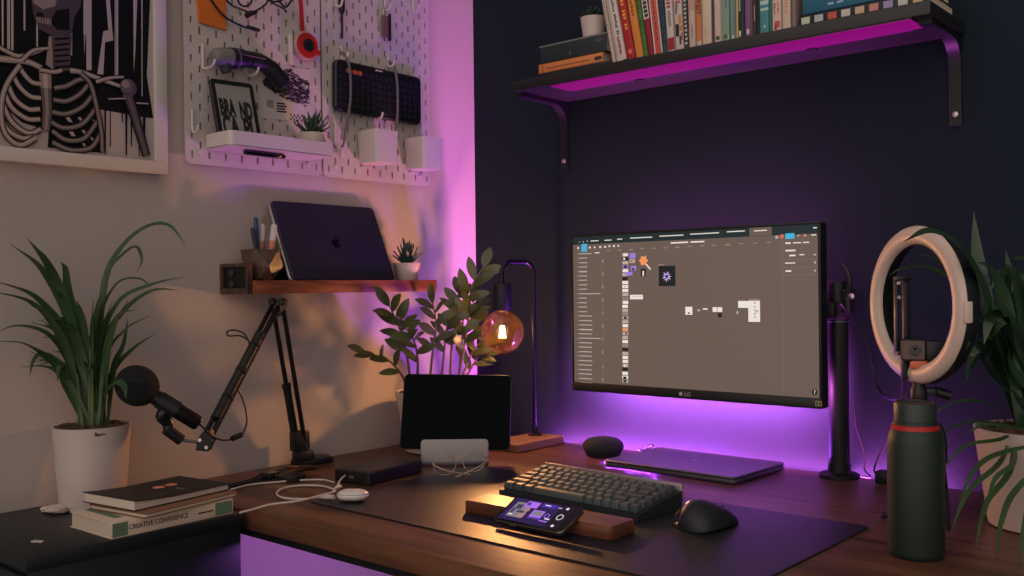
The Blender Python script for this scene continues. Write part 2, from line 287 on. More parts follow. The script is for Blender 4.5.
UI = [('w', -0.2395, 0.1665, 0.023, 0.002), ('w', -0.2015, 0.1665, 0.02, 0.002), ('w', -0.1685, 0.1675, 0.014, 0.002), ('w', -0.1105, 0.1685, 0.058, 0.002), ('w', -0.0315, 0.1695, 0.06, 0.002), ('w', 0.0505, 0.1705, 0.069, 0.002), ('w', 0.1245, 0.1715, 0.041, 0.002), ('bg', 0.1805, 0.1685, 0.049, 0.017), ('w', 0.1805, 0.1705, 0.028, 0.002), ('g', -0.2835, 0.1655, 0.003, 0.002), ('g', -0.2725, 0.1655, 0.003, 0.003), ('g', -0.2605, 0.1665, 0.003, 0.003), ('b', -0.2695, 0.1515, 0.016, 0.018), ('w', -0.2875, 0.1515, 0.005, 0.004), ('w', -0.2535, 0.1515, 0.005, 0.004), ('w', -0.2395, 0.1515, 0.004, 0.004), ('w', -0.2235, 0.1515, 0.005, 0.004), ('w', -0.2095, 0.1515, 0.005, 0.004), ('w', -0.1975, 0.1525, 0.004, 0.004), ('w', -0.1845, 0.1525, 0.005, 0.004), ('w', -0.1725, 0.1525, 0.004, 0.004), ('w', -0.0115, 0.1535, 0.043, 0.003), ('w', 0.0335, 0.1535, 0.033, 0.003), ('l', -0.2005, 0.1425, 0.011, 0.002), ('l', -0.1695, 0.1425, 0.011, 0.002), ('l', -0.1375, 0.1425, 0.01, 0.003), ('l', -0.1085, 0.1435, 0.01, 0.002), ('l', -0.0775, 0.1435, 0.011, 0.002), ('l', -0.0465, 0.1435, 0.01, 0.002), ('l', -0.0165, 0.1435, 0.01, 0.003), ('l', 0.0135, 0.1445, 0.01, 0.002), ('l', 0.0445, 0.1445, 0.01, 0.002), ('l', 0.0725, 0.1445, 0.009, 0.002), ('l', 0.1055, 0.1445, 0.01, 0.003), ('l', 0.1375, 0.1455, 0.009, 0.002), ('l', 0.1685, 0.1455, 0.008, 0.002), ('l', 0.1985, 0.1455, 0.009, 0.002), ('l2', -0.2185, -0.0165, 0.001, 0.312), ('t', -0.2665, 0.1375, 0.035, 0.002), ('t', -0.2875, 0.1385, 0.002, 0.002), ('w', -0.2325, 0.1385, 0.014, 0.002), ('t', -0.2725, 0.1275, 0.022, 0.002), ('t', -0.2875, 0.1275, 0.002, 0.002), ('t', -0.2725, 0.1165, 0.022, 0.002), ('t', -0.2875, 0.1175, 0.002, 0.002), ('t', -0.2725, 0.1065, 0.021, 0.002), ('t', -0.2875, 0.1065, 0.003, 0.002), ('t', -0.2735, 0.0955, 0.022, 0.003), ('t', -0.2875, 0.0965, 0.003, 0.002), ('t', -0.2735, 0.0855, 0.022, 0.002), ('t', -0.2885, 0.0855, 0.003, 0.002), ('t', -0.2735, 0.0755, 0.022, 0.002), ('t', -0.2885, 0.0755, 0.003, 0.002), ('t', -0.2735, 0.0645, 0.022, 0.002), ('t', -0.2885, 0.0645, 0.002, 0.002), ('t', -0.2735, 0.0545, 0.022, 0.002), ('t', -0.2885, 0.0545, 0.002, 0.002), ('t', -0.2545, 0.0435, 0.06, 0.002), ('t', -0.2885, 0.0435, 0.003, 0.002), ('t', -0.2745, 0.0335, 0.021, 0.002), ('t', -0.2885, 0.0335, 0.003, 0.002), ('t', -0.2745, 0.0225, 0.022, 0.002), ('t', -0.2895, 0.0225, 0.003, 0.002), ('t', -0.2745, 0.0125, 0.022, 0.002), ('t', -0.2895, 0.0125, 0.003, 0.002), ('t', -0.2745, 0.0015, 0.022, 0.002), ('t', -0.2895, 0.0015, 0.002, 0.002), ('t', -0.2675, -0.0085, 0.036, 0.002), ('t', -0.2895, -0.0085, 0.002, 0.002), ('t', -0.2675, -0.0195, 0.036, 0.002), ('t', -0.2895, -0.0195, 0.002, 0.002), ('t', -0.2675, -0.0295, 0.036, 0.002), ('t', -0.2895, -0.0295, 0.003, 0.001), ('t', -0.2675, -0.0405, 0.037, 0.003), ('t', -0.2895, -0.0405, 0.003, 0.002), ('t', -0.2685, -0.0505, 0.036, 0.002), ('t', -0.2905, -0.0505, 0.003, 0.001), ('t', -0.2555, -0.0605, 0.06, 0.002), ('t', -0.2905, -0.0615, 0.003, 0.002), ('t', -0.2685, -0.0715, 0.036, 0.002), ('t', -0.2905, -0.0725, 0.002, 0.001), ('t', -0.2685, -0.0815, 0.036, 0.002), ('t', -0.2905, -0.0825, 0.002, 0.002), ('t', -0.2685, -0.0925, 0.036, 0.002), ('t', -0.2905, -0.0935, 0.003, 0.002), ('t', -0.2685, -0.1025, 0.036, 0.002), ('t', -0.2905, -0.1035, 0.003, 0.002), ('t', -0.2685, -0.1135, 0.037, 0.002), ('t', -0.2915, -0.1145, 0.003, 0.002), ('t', -0.2695, -0.1235, 0.036, 0.002), ('t', -0.2915, -0.1245, 0.003, 0.002), ('t', -0.2695, -0.1345, 0.036, 0.002), ('t', -0.2915, -0.1355, 0.002, 0.002), ('t', -0.2695, -0.1445, 0.036, 0.002), ('t', -0.2915, -0.1455, 0.002, 0.002), ('t', -0.2695, -0.1555, 0.036, 0.002), ('t', -0.2915, -0.1565, 0.002, 0.002), ('t', -0.2695, -0.1655, 0.036, 0.002), ('t', -0.2915, -0.1665, 0.003, 0.002), ('l', -0.2165, 0.1185, 0.004, 0.007), ('l', -0.2165, 0.0895, 0.004, 0.007), ('l', -0.2175, 0.0595, 0.004, 0.007), ('l', -0.2175, 0.0295, 0.004, 0.007), ('l', -0.2185, -0.0015, 0.003, 0.007), ('l', -0.2185, -0.0315, 0.004, 0.007), ('l', -0.2185, -0.0615, 0.003, 0.007), ('l', -0.2195, -0.0915, 0.004, 0.007), ('l', -0.2195, -0.1265, 0.003, 0.007), ('l', -0.2205, -0.1555, 0.004, 0.007), ('g', -0.1535, 0.1315, 0.016, 0.008), ('w', -0.1525, 0.1315, 0.011, 0.005), ('k', -0.1535, 0.1225, 0.016, 0.008), ('w', -0.1565, 0.1225, 0.005, 0.005), ('g', -0.1535, 0.1135, 0.016, 0.007), ('p', -0.1535, 0.1045, 0.015, 0.007), ('k', -0.1535, 0.1045, 0.009, 0.005), ('w', -0.1535, 0.0955, 0.015, 0.007), ('g', -0.1545, 0.0865, 0.015, 0.007), ('k', -0.1545, 0.0775, 0.015, 0.007), ('k', -0.1555, 0.0775, 0.005, 0.005), ('w', -0.1545, 0.0685, 0.016, 0.007), ('w', -0.1545, 0.0595, 0.016, 0.007), ('k', -0.1555, 0.0595, 0.001, 0.005), ('w', -0.1545, 0.0505, 0.016, 0.007), ('g', -0.1545, 0.0415, 0.016, 0.007), ('l', -0.1545, 0.0325, 0.015, 0.007), ('k', -0.1545, 0.0325, 0.002, 0.005), ('w', -0.1545, 0.0235, 0.015, 0.007), ('w', -0.1555, 0.0145, 0.015, 0.007), ('g', -0.1555, 0.0055, 0.015, 0.007), ('g', -0.1545, 0.0055, 0.008, 0.005), ('l', -0.1555, -0.0025, 0.016, 0.007), ('k', -0.1555, -0.0025, 0.0, 0.005), ('g', -0.1555, -0.0115, 0.016, 0.007), ('k', -0.1555, -0.0115, 0.008, 0.005), ('g', -0.1555, -0.0205, 0.016, 0.007), ('w', -0.1555, -0.0295, 0.015, 0.007), ('o', -0.1555, -0.0385, 0.015, 0.007), ('g', -0.1555, -0.0385, 0.005, 0.005), ('g', -0.1555, -0.0475, 0.015, 0.007), ('k', -0.1535, -0.0475, 0.004, 0.005), ('g', -0.1565, -0.0565, 0.015, 0.007), ('w', -0.1565, -0.0655, 0.015, 0.007), ('l', -0.1565, -0.0745, 0.016, 0.007), ('k', -0.1565, -0.0835, 0.016, 0.007), ('g', -0.1565, -0.0925, 0.016, 0.007), ('g', -0.1535, -0.0925, 0.005, 0.005), ('w', -0.1565, -0.1015, 0.015, 0.007), ('w', -0.1565, -0.1105, 0.015, 0.007), ('g', -0.1565, -0.1195, 0.015, 0.007), ('w', -0.1585, -0.1205, 0.004, 0.005), ('k', -0.1575, -0.1285, 0.015, 0.007), ('w', -0.1565, -0.1285, 0.0, 0.005), ('w', -0.1575, -0.1375, 0.015, 0.007), ('w', -0.1575, -0.1465, 0.016, 0.007), ('k', -0.1585, -0.1475, 0.009, 0.005), ('g', -0.1575, -0.1555, 0.016, 0.007), ('k', -0.1585, -0.1555, 0.009, 0.005), ('p', -0.1335, 0.1285, 0.016, 0.012), ('g', -0.1345, 0.1165, 0.014, 0.008), ('k', -0.1355, 0.1165, 0.005, 0.003), ('o', -0.1315, 0.1165, 0.005, 0.003), ('p', -0.1315, 0.1005, 0.014, 0.01), ('k', -0.1325, 0.0985, 0.005, 0.005), ('p', -0.1445, 0.0885, 0.02, 0.008), ('k', -0.1055, 0.0905, 0.013, 0.017), ('w', -0.1055, 0.0885, 0.004, 0.011), ('k', -0.0435, 0.0815, 0.042, 0.044), ('l', -0.0575, 0.1065, 0.015, 0.002), ('w', -0.1245, 0.0355, 0.034, 0.01), ('g', -0.1355, 0.0365, 0.003, 0.002), ('g', -0.1305, 0.0365, 0.003, 0.002), ('g', -0.1265, 0.0365, 0.002, 0.002), ('g', -0.1225, 0.0365, 0.003, 0.002), ('g', -0.1185, 0.0365, 0.003, 0.002), ('g', -0.1135, 0.0365, 0.003, 0.002), ('w', 0.0105, 0.0055, 0.017, 0.017), ('k', 0.0105, 0.0005, 0.005, 0.003), ('g', 0.0345, 0.0065, 0.006, 0.004), ('w', 0.0505, 0.0095, 0.011, 0.003), ('w', 0.0735, 0.0085, 0.01, 0.01), ('w', 0.0855, 0.0085, 0.011, 0.01), ('k', 0.0855, -0.0035, 0.009, 0.009), ('w', 0.1405, 0.0195, 0.024, 0.014), ('w', 0.1645, 0.0055, 0.026, 0.043), ('g', 0.1265, 0.0025, 0.004, 0.006), ('l', 0.1365, 0.0285, 0.016, 0.001), ('l', 0.1645, 0.0295, 0.022, 0.002), ('g', 0.1665, 0.0225, 0.004, 0.004), ('g', 0.1665, 0.0145, 0.004, 0.003), ('g', 0.1665, 0.0075, 0.004, 0.004), ('g', 0.1665, 0.0005, 0.005, 0.004), ('g', 0.1665, -0.0065, 0.005, 0.003), ('g', 0.1715, 0.0055, 0.005, 0.004), ('l2', 0.2275, -0.0115, 0.001, 0.319), ('w', 0.2405, 0.1425, 0.011, 0.003), ('w', 0.2595, 0.1425, 0.017, 0.002), ('w', 0.2785, 0.1425, 0.013, 0.002), ('w', 0.2455, 0.1275, 0.021, 0.003), ('w', 0.2495, 0.1175, 0.013, 0.003), ('w', 0.2695, 0.1185, 0.01, 0.002), ('g', 0.2965, 0.1175, 0.005, 0.003), ('l2', 0.2685, 0.1085, 0.074, 0.001), ('w', 0.2445, 0.1025, 0.021, 0.002), ('g', 0.2965, 0.1025, 0.004, 0.004), ('l2', 0.2675, 0.0935, 0.074, 0.001), ('w', 0.2405, 0.0865, 0.012, 0.003), ('g', 0.2965, 0.0865, 0.003, 0.004), ('l2', 0.2675, 0.0785, 0.074, 0.001), ('b', 0.2445, 0.1565, 0.019, 0.011), ('g', 0.2165, 0.1555, 0.006, 0.006), ('rd', 0.2275, 0.1565, 0.007, 0.008), ('g', 0.2625, 0.1565, 0.004, 0.003), ('o', 0.2765, 0.1565, 0.004, 0.004), ('w', 0.2945, 0.1565, 0.01, 0.002), ('w', 0.2975, 0.1705, 0.008, 0.002)]
UI_STAR = (-0.1025, 0.1175)
UI_STICK = [(-0.0955, 0.1095), (-0.0845, 0.0975)]
UI_FLOWER = (-0.0435, 0.0815)
UI_HELP = (0.2885, -0.1495)
LEAVES_LEFT = [(0.0144, [(0.081, -1.122, 0.901), (0.096, -1.123, 1.038), (0.122, -1.119, 1.166), (0.161, -1.104, 1.227), (0.21, -1.084, 1.26), (0.255, -1.067, 1.26), (0.294, -1.057, 1.22)]), (0.0096, [(0.083, -1.12, 0.901), (0.089, -1.113, 1.074), (0.099, -1.103, 1.176), (0.117, -1.085, 1.211), (0.135, -1.067, 1.227), (0.141, -1.059, 1.203), (0.132, -1.064, 1.181)]), (0.0144, [(0.076, -1.126, 0.901), (0.095, -1.122, 1.038), (0.138, -1.101, 1.126), (0.196, -1.07, 1.156), (0.253, -1.039, 1.17)]), (0.0128, [(0.079, -1.123, 0.901), (0.086, -1.11, 1.037), (0.11, -1.079, 1.107), (0.142, -1.041, 1.145), (0.171, -1.004, 1.147)]), (0.0112, [(0.074, -1.128, 0.901), (0.12, -1.12, 1.02), (0.178, -1.111, 1.076), (0.242, -1.101, 1.101)]), (0.0128, [(0.076, -1.126, 0.901), (0.103, -1.1, 0.991), (0.128, -1.073, 1.036), (0.158, -1.042, 1.067)]), (0.008, [(0.081, -1.122, 0.901), (0.095, -1.12, 1.075), (0.129, -1.103, 1.157), (0.173, -1.08, 1.167), (0.2, -1.072, 1.147)]), (0.0159, [(0.068, -1.133, 0.901), (0.093, -1.154, 1.049), (0.106, -1.198, 1.158), (0.132, -1.237, 1.209), (0.163, -1.276, 1.238)]), (0.0154, [(0.067, -1.134, 0.901), (0.087, -1.162, 1.067), (0.096, -1.215, 1.176), (0.101, -1.277, 1.23)]), (0.0144, [(0.065, -1.136, 0.901), (0.086, -1.165, 1.049), (0.09, -1.223, 1.128), (0.105, -1.279, 1.156), (0.143, -1.32, 1.163)]), (0.0128, [(0.062, -1.138, 0.901), (0.084, -1.172, 1.04), (0.095, -1.232, 1.121), (0.093, -1.31, 1.15)]), (0.0128, [(0.062, -1.138, 0.901), (0.079, -1.166, 1.013), (0.092, -1.211, 1.069), (0.103, -1.263, 1.087), (0.126, -1.308, 1.081)]), (0.0128, [(0.06, -1.14, 0.901), (0.092, -1.187, 1.002), (0.124, -1.255, 1.055), (0.161, -1.331, 1.067)]), (0.0112, [(0.06, -1.14, 0.901), (0.072, -1.178, 0.993), (0.095, -1.219, 1.04), (0.134, -1.254, 1.03), (0.187, -1.282, 1.007)]), (0.0164, [(0.068, -1.133, 0.901), (0.095, -1.155, 1.04), (0.12, -1.194, 1.131), (0.155, -1.23, 1.152)]), (0.0164, [(0.071, -1.131, 0.901), (0.08, -1.141, 1.057), (0.078, -1.165, 1.131), (0.092, -1.178, 1.188), (0.105, -1.194, 1.199)]), (0.0154, [(0.085, -1.119, 0.901), (0.12, -1.12, 0.957), (0.168, -1.122, 0.981), (0.211, -1.131, 0.976), (0.249, -1.149, 0.961)]), (0.0144, [(0.065, -1.136, 0.901), (0.086, -1.177, 0.978), (0.137, -1.212, 1.018), (0.201, -1.243, 0.995)]), (0.0164, [(0.074, -1.128, 0.901), (0.098, -1.139, 1.021), (0.122, -1.16, 1.098), (0.146, -1.185, 1.131)]), (0.0154, [(0.082, -1.121, 0.901), (0.128, -1.12, 1.012), (0.179, -1.126, 1.094), (0.234, -1.135, 1.13)]), (0.0164, [(0.076, -1.126, 0.901), (0.094, -1.129, 1.038), (0.117, -1.132, 1.112), (0.144, -1.133, 1.157)]), (0.0159, [(0.069, -1.132, 0.901), (0.074, -1.146, 1.002), (0.086, -1.158, 1.076), (0.1, -1.171, 1.098)]), (0.0144, [(0.085, -1.119, 0.901), (0.111, -1.1, 1.0), (0.128, -1.089, 1.046), (0.138, -1.086, 1.096)]), (0.0144, [(0.064, -1.137, 0.901), (0.098, -1.175, 1.032), (0.138, -1.227, 1.101), (0.185, -1.283, 1.128)])]
LEAVES_RIGHT = [(0.0258, [(1.429, -0.258, 0.915), (1.418, -0.315, 1.037), (1.408, -0.372, 1.139), (1.392, -0.433, 1.198), (1.372, -0.498, 1.219), (1.356, -0.56, 1.203)]), (0.0288, [(1.427, -0.26, 0.915), (1.399, -0.264, 1.033), (1.379, -0.262, 1.131), (1.368, -0.252, 1.197), (1.361, -0.238, 1.261)]), (0.0317, [(1.434, -0.254, 0.914), (1.425, -0.282, 1.035), (1.42, -0.306, 1.115), (1.41, -0.334, 1.162), (1.4, -0.363, 1.175)]), (0.0259, [(1.439, -0.25, 0.914), (1.419, -0.223, 1.031), (1.406, -0.19, 1.13), (1.39, -0.16, 1.198)]), (0.013, [(1.432, -0.256, 0.914), (1.408, -0.25, 1.016), (1.367, -0.259, 1.114), (1.311, -0.281, 1.165), (1.266, -0.294, 1.169), (1.235, -0.295, 1.154)]), (0.0072, [(1.432, -0.256, 0.914), (1.401, -0.246, 1.032), (1.344, -0.258, 1.148), (1.295, -0.264, 1.189), (1.259, -0.257, 1.183), (1.239, -0.238, 1.163)]), (0.0288, [(1.439, -0.25, 0.914), (1.438, -0.277, 1.035), (1.427, -0.313, 1.092), (1.414, -0.351, 1.085), (1.412, -0.379, 1.048)]), (0.0288, [(1.442, -0.248, 0.914), (1.441, -0.252, 1.05), (1.431, -0.266, 1.146), (1.417, -0.282, 1.175)]), (0.0259, [(1.444, -0.246, 0.914), (1.452, -0.251, 1.05), (1.451, -0.266, 1.138), (1.447, -0.283, 1.175), (1.435, -0.306, 1.181)]), (0.023, [(1.434, -0.254, 0.914), (1.433, -0.282, 0.995), (1.427, -0.313, 1.045), (1.425, -0.341, 1.061)]), (0.0202, [(1.424, -0.262, 0.915), (1.407, -0.26, 0.984), (1.384, -0.262, 1.032), (1.35, -0.274, 1.065)]), (0.0173, [(1.446, -0.243, 0.914), (1.457, -0.261, 1.003), (1.448, -0.295, 1.068), (1.442, -0.327, 1.087)]), (0.0254, [(1.43, -0.257, 0.915), (1.429, -0.259, 1.005), (1.434, -0.345, 1.081), (1.414, -0.345, 1.057)]), (0.0248, [(1.441, -0.249, 0.914), (1.446, -0.244, 1.001), (1.441, -0.201, 1.07), (1.465, -0.256, 1.06)]), (0.0193, [(1.447, -0.243, 0.914), (1.412, -0.273, 0.981), (1.4, -0.361, 1.039), (1.378, -0.359, 1.0)]), (0.0189, [(1.428, -0.259, 0.915), (1.425, -0.262, 0.987), (1.387, -0.194, 1.041), (1.417, -0.391, 1.023)]), (0.0199, [(1.437, -0.251, 0.914), (1.455, -0.236, 0.976), (1.479, -0.279, 1.03), (1.474, -0.2, 1.003)]), (0.0192, [(1.431, -0.257, 0.915), (1.412, -0.273, 1.001), (1.366, -0.233, 1.069), (1.374, -0.341, 1.048)]), (0.0226, [(1.428, -0.26, 0.915), (1.435, -0.253, 1.022), (1.416, -0.209, 1.109), (1.416, -0.157, 1.052)]), (0.0224, [(1.444, -0.246, 0.914), (1.439, -0.25, 1.034), (1.426, -0.211, 1.131), (1.461, -0.314, 1.12)]), (0.0269, [(1.439, -0.25, 0.914), (1.423, -0.264, 1.019), (1.422, -0.351, 1.106), (1.394, -0.321, 1.06)]), (0.023, [(1.436, -0.252, 0.914), (1.431, -0.257, 1.047), (1.406, -0.207, 1.156), (1.404, -0.281, 1.144)]), (0.0191, [(1.434, -0.255, 0.914), (1.413, -0.272, 1.001), (1.389, -0.313, 1.073), (1.397, -0.418, 1.042)]), (0.0216, [(1.439, -0.25, 0.914), (1.428, -0.259, 1.048), (1.392, -0.18, 1.159), (1.374, -0.198, 1.128)]), (0.0224, [(1.432, -0.256, 0.915), (1.412, -0.273, 0.979), (1.369, -0.245, 1.028), (1.399, -0.429, 0.993)]), (0.0222, [(1.433, -0.255, 0.914), (1.418, -0.268, 0.994), (1.413, -0.363, 1.062), (1.373, -0.289, 1.05)]), (0.0238, [(1.428, -0.26, 0.915), (1.455, -0.236, 0.971), (1.472, -0.246, 1.019), (1.464, -0.154, 0.966)]), (0.024, [(1.439, -0.25, 0.914), (1.437, -0.251, 1.046), (1.425, -0.222, 1.154), (1.423, -0.159, 1.134)]), (0.0202, [(1.437, -0.252, 0.914), (1.435, -0.253, 0.985), (1.416, -0.27, 1.05), (1.409, -0.276, 1.114)]), (0.0202, [(1.437, -0.252, 0.914), (1.435, -0.253, 0.985), (1.431, -0.257, 1.05), (1.424, -0.263, 1.114)]), (0.0202, [(1.437, -0.252, 0.914), (1.435, -0.253, 0.985), (1.44, -0.249, 1.034), (1.433, -0.255, 1.098)]), (0.0202, [(1.437, -0.252, 0.914), (1.435, -0.253, 0.985), (1.423, -0.264, 1.002), (1.416, -0.27, 1.066)]), (0.0202, [(1.437, -0.252, 0.914), (1.435, -0.253, 0.985), (1.452, -0.238, 1.049), (1.446, -0.244, 1.114)]), (0.006, [(1.432, -0.256, 0.911), (1.406, -0.327, 0.95), (1.376, -0.402, 0.96), (1.347, -0.475, 0.932)]), (0.006, [(1.432, -0.256, 0.908), (1.403, -0.343, 0.925), (1.376, -0.428, 0.923), (1.363, -0.501, 0.901)]), (0.0069, [(1.47, -0.302, 0.886), (1.438, -0.4, 0.908), (1.415, -0.491, 0.908), (1.407, -0.569, 0.884)]), (0.0079, [(1.47, -0.302, 0.88), (1.442, -0.415, 0.877), (1.426, -0.517, 0.848), (1.427, -0.604, 0.805)]), (0.0089, [(1.475, -0.298, 0.873), (1.455, -0.413, 0.866), (1.448, -0.516, 0.832), (1.459, -0.603, 0.787)]), (0.0089, [(1.475, -0.298, 0.867), (1.466, -0.403, 0.844), (1.465, -0.501, 0.811), (1.479, -0.586, 0.77)]), (0.0079, [(1.475, -0.298, 0.88), (1.448, -0.41, 0.892), (1.433, -0.51, 0.879), (1.435, -0.597, 0.845)]), (0.0079, [(1.482, -0.292, 0.864), (1.477, -0.397, 0.823), (1.488, -0.49, 0.785), (1.505, -0.576, 0.763)]), (0.0069, [(1.473, -0.3, 0.889), (1.452, -0.398, 0.926), (1.441, -0.486, 0.94), (1.434, -0.571, 0.934)]), (0.0079, [(1.477, -0.296, 0.876), (1.457, -0.401, 0.877), (1.454, -0.493, 0.864), (1.462, -0.574, 0.824)])]
ZZ = [(0.026, 6, [(0.095, -0.343, 0.909), (0.09, -0.371, 0.942), (0.081, -0.411, 0.978), (0.064, -0.462, 0.993)]), (0.03, 9, [(0.098, -0.34, 0.909), (0.106, -0.365, 0.996), (0.115, -0.398, 1.058), (0.123, -0.437, 1.111)]), (0.026, 7, [(0.106, -0.333, 0.909), (0.135, -0.354, 0.967), (0.161, -0.391, 1.023), (0.181, -0.44, 1.058)]), (0.026, 8, [(0.128, -0.314, 0.908), (0.14, -0.307, 0.994), (0.148, -0.304, 1.062), (0.144, -0.313, 1.116)]), (0.024, 7, [(0.15, -0.295, 0.908), (0.149, -0.278, 0.988), (0.141, -0.262, 1.041), (0.139, -0.239, 1.07)]), (0.032, 11, [(0.149, -0.216, 0.901), (0.137, -0.202, 1.0), (0.129, -0.177, 1.114), (0.15, -0.123, 1.211)]), (0.03, 9, [(0.141, -0.223, 0.901), (0.144, -0.203, 0.988), (0.141, -0.183, 1.063), (0.139, -0.158, 1.113)]), (0.028, 7, [(0.15, -0.202, 0.9), (0.139, -0.183, 0.956), (0.14, -0.146, 0.998), (0.147, -0.099, 1.029)]), (0.024, 6, [(0.154, -0.199, 0.9), (0.147, -0.184, 0.936), (0.148, -0.155, 0.965), (0.152, -0.121, 0.973)]), (0.028, 9, [(0.133, -0.243, 0.903), (0.123, -0.224, 1.001), (0.116, -0.193, 1.083), (0.095, -0.171, 1.139)])]
CABLE_A = [(0.176, -0.919, 0.753), (0.167, -0.89, 0.753), (0.157, -0.843, 0.753), (0.176, -0.796, 0.753), (0.2, -0.752, 0.753), (0.232, -0.721, 0.753), (0.273, -0.722, 0.753)]
CABLE_B = [(0.338, -0.77, 0.753), (0.285, -0.762, 0.753), (0.246, -0.786, 0.753), (0.241, -0.821, 0.753), (0.269, -0.858, 0.753), (0.311, -0.876, 0.753), (0.346, -0.865, 0.753), (0.365, -0.834, 0.753), (0.354, -0.787, 0.753), (0.3, -0.726, 0.753), (0.265, -0.669, 0.753)]
CABLE_C = [(0.36, -0.787, 0.753), (0.365, -0.834, 0.753), (0.37, -0.879, 0.753), (0.354, -0.933, 0.753), (0.362, -0.976, 0.753), (0.365, -1.003, 0.753)]
GLASS_PTS = [(0.394, -0.54, 0.752), (0.411, -0.473, 0.752), (0.403, -0.587, 0.752), (0.435, -0.468, 0.752)]
CARD = [(0.024, -0.865, 1.772), (0.024, -0.859, 1.705), (0.024, -0.797, 1.704), (0.024, -0.797, 1.783)]
PEG_CABLES = [[(0.034, -0.853, 1.777), (0.034, -0.836, 1.756), (0.034, -0.808, 1.73), (0.034, -0.772, 1.718), (0.034, -0.741, 1.715), (0.034, -0.726, 1.716)], [(0.034, -0.78, 1.785), (0.034, -0.771, 1.763), (0.034, -0.756, 1.76), (0.034, -0.741, 1.772), (0.034, -0.74, 1.794)], [(0.034, -0.81, 1.774), (0.034, -0.805, 1.762), (0.034, -0.791, 1.753), (0.034, -0.766, 1.749), (0.034, -0.741, 1.746)], [(0.034, -0.715, 1.804), (0.034, -0.705, 1.78), (0.034, -0.725, 1.76), (0.034, -0.746, 1.745), (0.034, -0.754, 1.739)], [(0.034, -0.715, 1.795), (0.034, -0.694, 1.778), (0.034, -0.668, 1.772), (0.034, -0.657, 1.765)], [(0.034, -0.699, 1.803), (0.034, -0.678, 1.783), (0.034, -0.662, 1.775), (0.034, -0.646, 1.797), (0.034, -0.651, 1.816)], [(0.034, -0.64, 1.825), (0.034, -0.678, 1.785), (0.034, -0.715, 1.78), (0.034, -0.699, 1.805)]]
ARM = {'base': (0.045, -0.636, 0.779), 'elbow': (0.089, -0.724, 1.117), 'joint': (0.189, -0.962, 0.859), 'foam': (0.154, -1.078, 0.972), 'mic0': (0.167, -1.06, 0.956), 'mic1': (0.208, -0.986, 0.896), 'clip': (0.187, -1.004, 0.922), 'blk0': (0.17, -1.031, 0.89), 'blk1': (0.178, -1.005, 0.869)}
ARM_CABLE = [(0.208, -0.986, 0.896), (0.215, -0.98, 0.888), (0.208, -0.959, 0.87), (0.196, -0.93, 0.858), (0.184, -0.9, 0.855), (0.182, -0.876, 0.861), (0.181, -0.864, 0.888), (0.158, -0.857, 0.925), (0.158, -0.87, 0.95)]
ARM_LOOP = [(0.118, -0.812, 1.032), (0.109, -0.82, 1.055), (0.093, -0.834, 1.063), (0.082, -0.843, 1.059), (0.085, -0.84, 1.051), (0.102, -0.826, 1.051), (0.116, -0.814, 1.042)]
# ------------------------------------------------------------------ palette
M_white = pm('wall_paint_white', (186, 175, 167), .75, var=.04, scale=3, bump=.08, bscale=90)
M_navy = pm('wall_paint_navy', (20, 32, 44), .8, spec=.2, var=.06, scale=3, bump=.1, bscale=90)
M_floor = wood('floor_wood', (52, 40, 34), (92, 72, 58), 'y', .5, .4)
M_desk = wood('desk_wood', (62, 40, 29), (120, 80, 56), 'x', .40, .45, .35)
M_shelfw = wood('oak_shelf_wood', (96, 46, 26), (172, 92, 56), 'y', .5, .8)
M_lampw = wood('lamp_base_wood', (112, 80, 60), (166, 124, 94), 'y', .5, 1)
M_restw = wood('wrist_rest_wood', (76, 44, 30), (126, 76, 52), 'x', .42, 1)
M_penw = wood('pen_holder_wood', (50, 38, 32), (98, 72, 56), 'z', .45, 1.5)
M_blk = pm('black_plastic', (17, 22, 24), .45)
M_blkm = pm('black_matte_metal', (14, 17, 19), .5, spec=.4)
M_blkg = pm('black_gloss', (8, 10, 12), .12)
M_dark = pm('dark_grey_plastic', (44, 50, 52), .5)
M_cab = pm('cabinet_black', (18, 26, 31), .42, var=.05, scale=6)
M_mat = pm('desk_mat_leatherette', (24, 27, 38), .44, bump=.12, bscale=700)
M_ceram = pm('white_ceramic', (202, 188, 178), .45)
M_pegw = pm('white_powder_coat', (200, 189, 184), .5)
M_whitep = pm('white_plastic', (206, 196, 190), .4)
M_soil = pm('potting_soil', (84, 64, 50), .95, var=.5, scale=120, bump=.8, bscale=300)
M_leaf = pm('leaf_green', (58, 86, 50), .42, var=.25, scale=14)
M_leafd = pm('leaf_dark_green', (46, 68, 48), .18, var=.25, scale=14)
M_zz = pm('glossy_leaf_green', (76, 84, 46), .28, var=.2, scale=20)
M_succ = pm('succulent_green', (48, 74, 56), .5, var=.2, scale=40)
M_steel = pm('brushed_steel', (190, 186, 182), .35, metal=1)
M_alu = pm('space_grey_aluminium', (112, 112, 118), .42, metal=.85)
M_alul = pm('silver_aluminium', (176, 172, 170), .4, metal=.7)
M_logo = pm('dark_mirror_logo', (22, 22, 28), .15, metal=.6)
M_rub = pm('black_rubber', (18, 18, 20), .8)
M_paper = pm('book_paper', (206, 192, 172), .85)
M_ink = pm('black_ink', (22, 22, 24), .7)
M_cord = pm('grey_elastic_cord', (108, 98, 100), .7)
M_cable = pm('black_cable', (16, 17, 20), .5)
M_cablew = pm('white_cable', (216, 206, 196), .5)
M_red = pm('red_plastic', (178, 34, 36), .4)
M_orange = pm('orange_card', (214, 112, 34), .7)

# ------------------------------------------------------------------ room shell
def struct(name, mb, m, **k): return tag(ob(name, mb, m, **k), kind='structure')
struct('wall_left', MB().box((-.06, -1.6, 1.2), (.12, 3.44, 2.8)), M_white)
struct('wall_back', MB().box((1.7, .06, 1.2), (3.64, .12, 2.8)), M_navy)
struct('floor', MB().box((1.7, -1.6, -.11), (3.64, 3.44, .1)), M_floor)

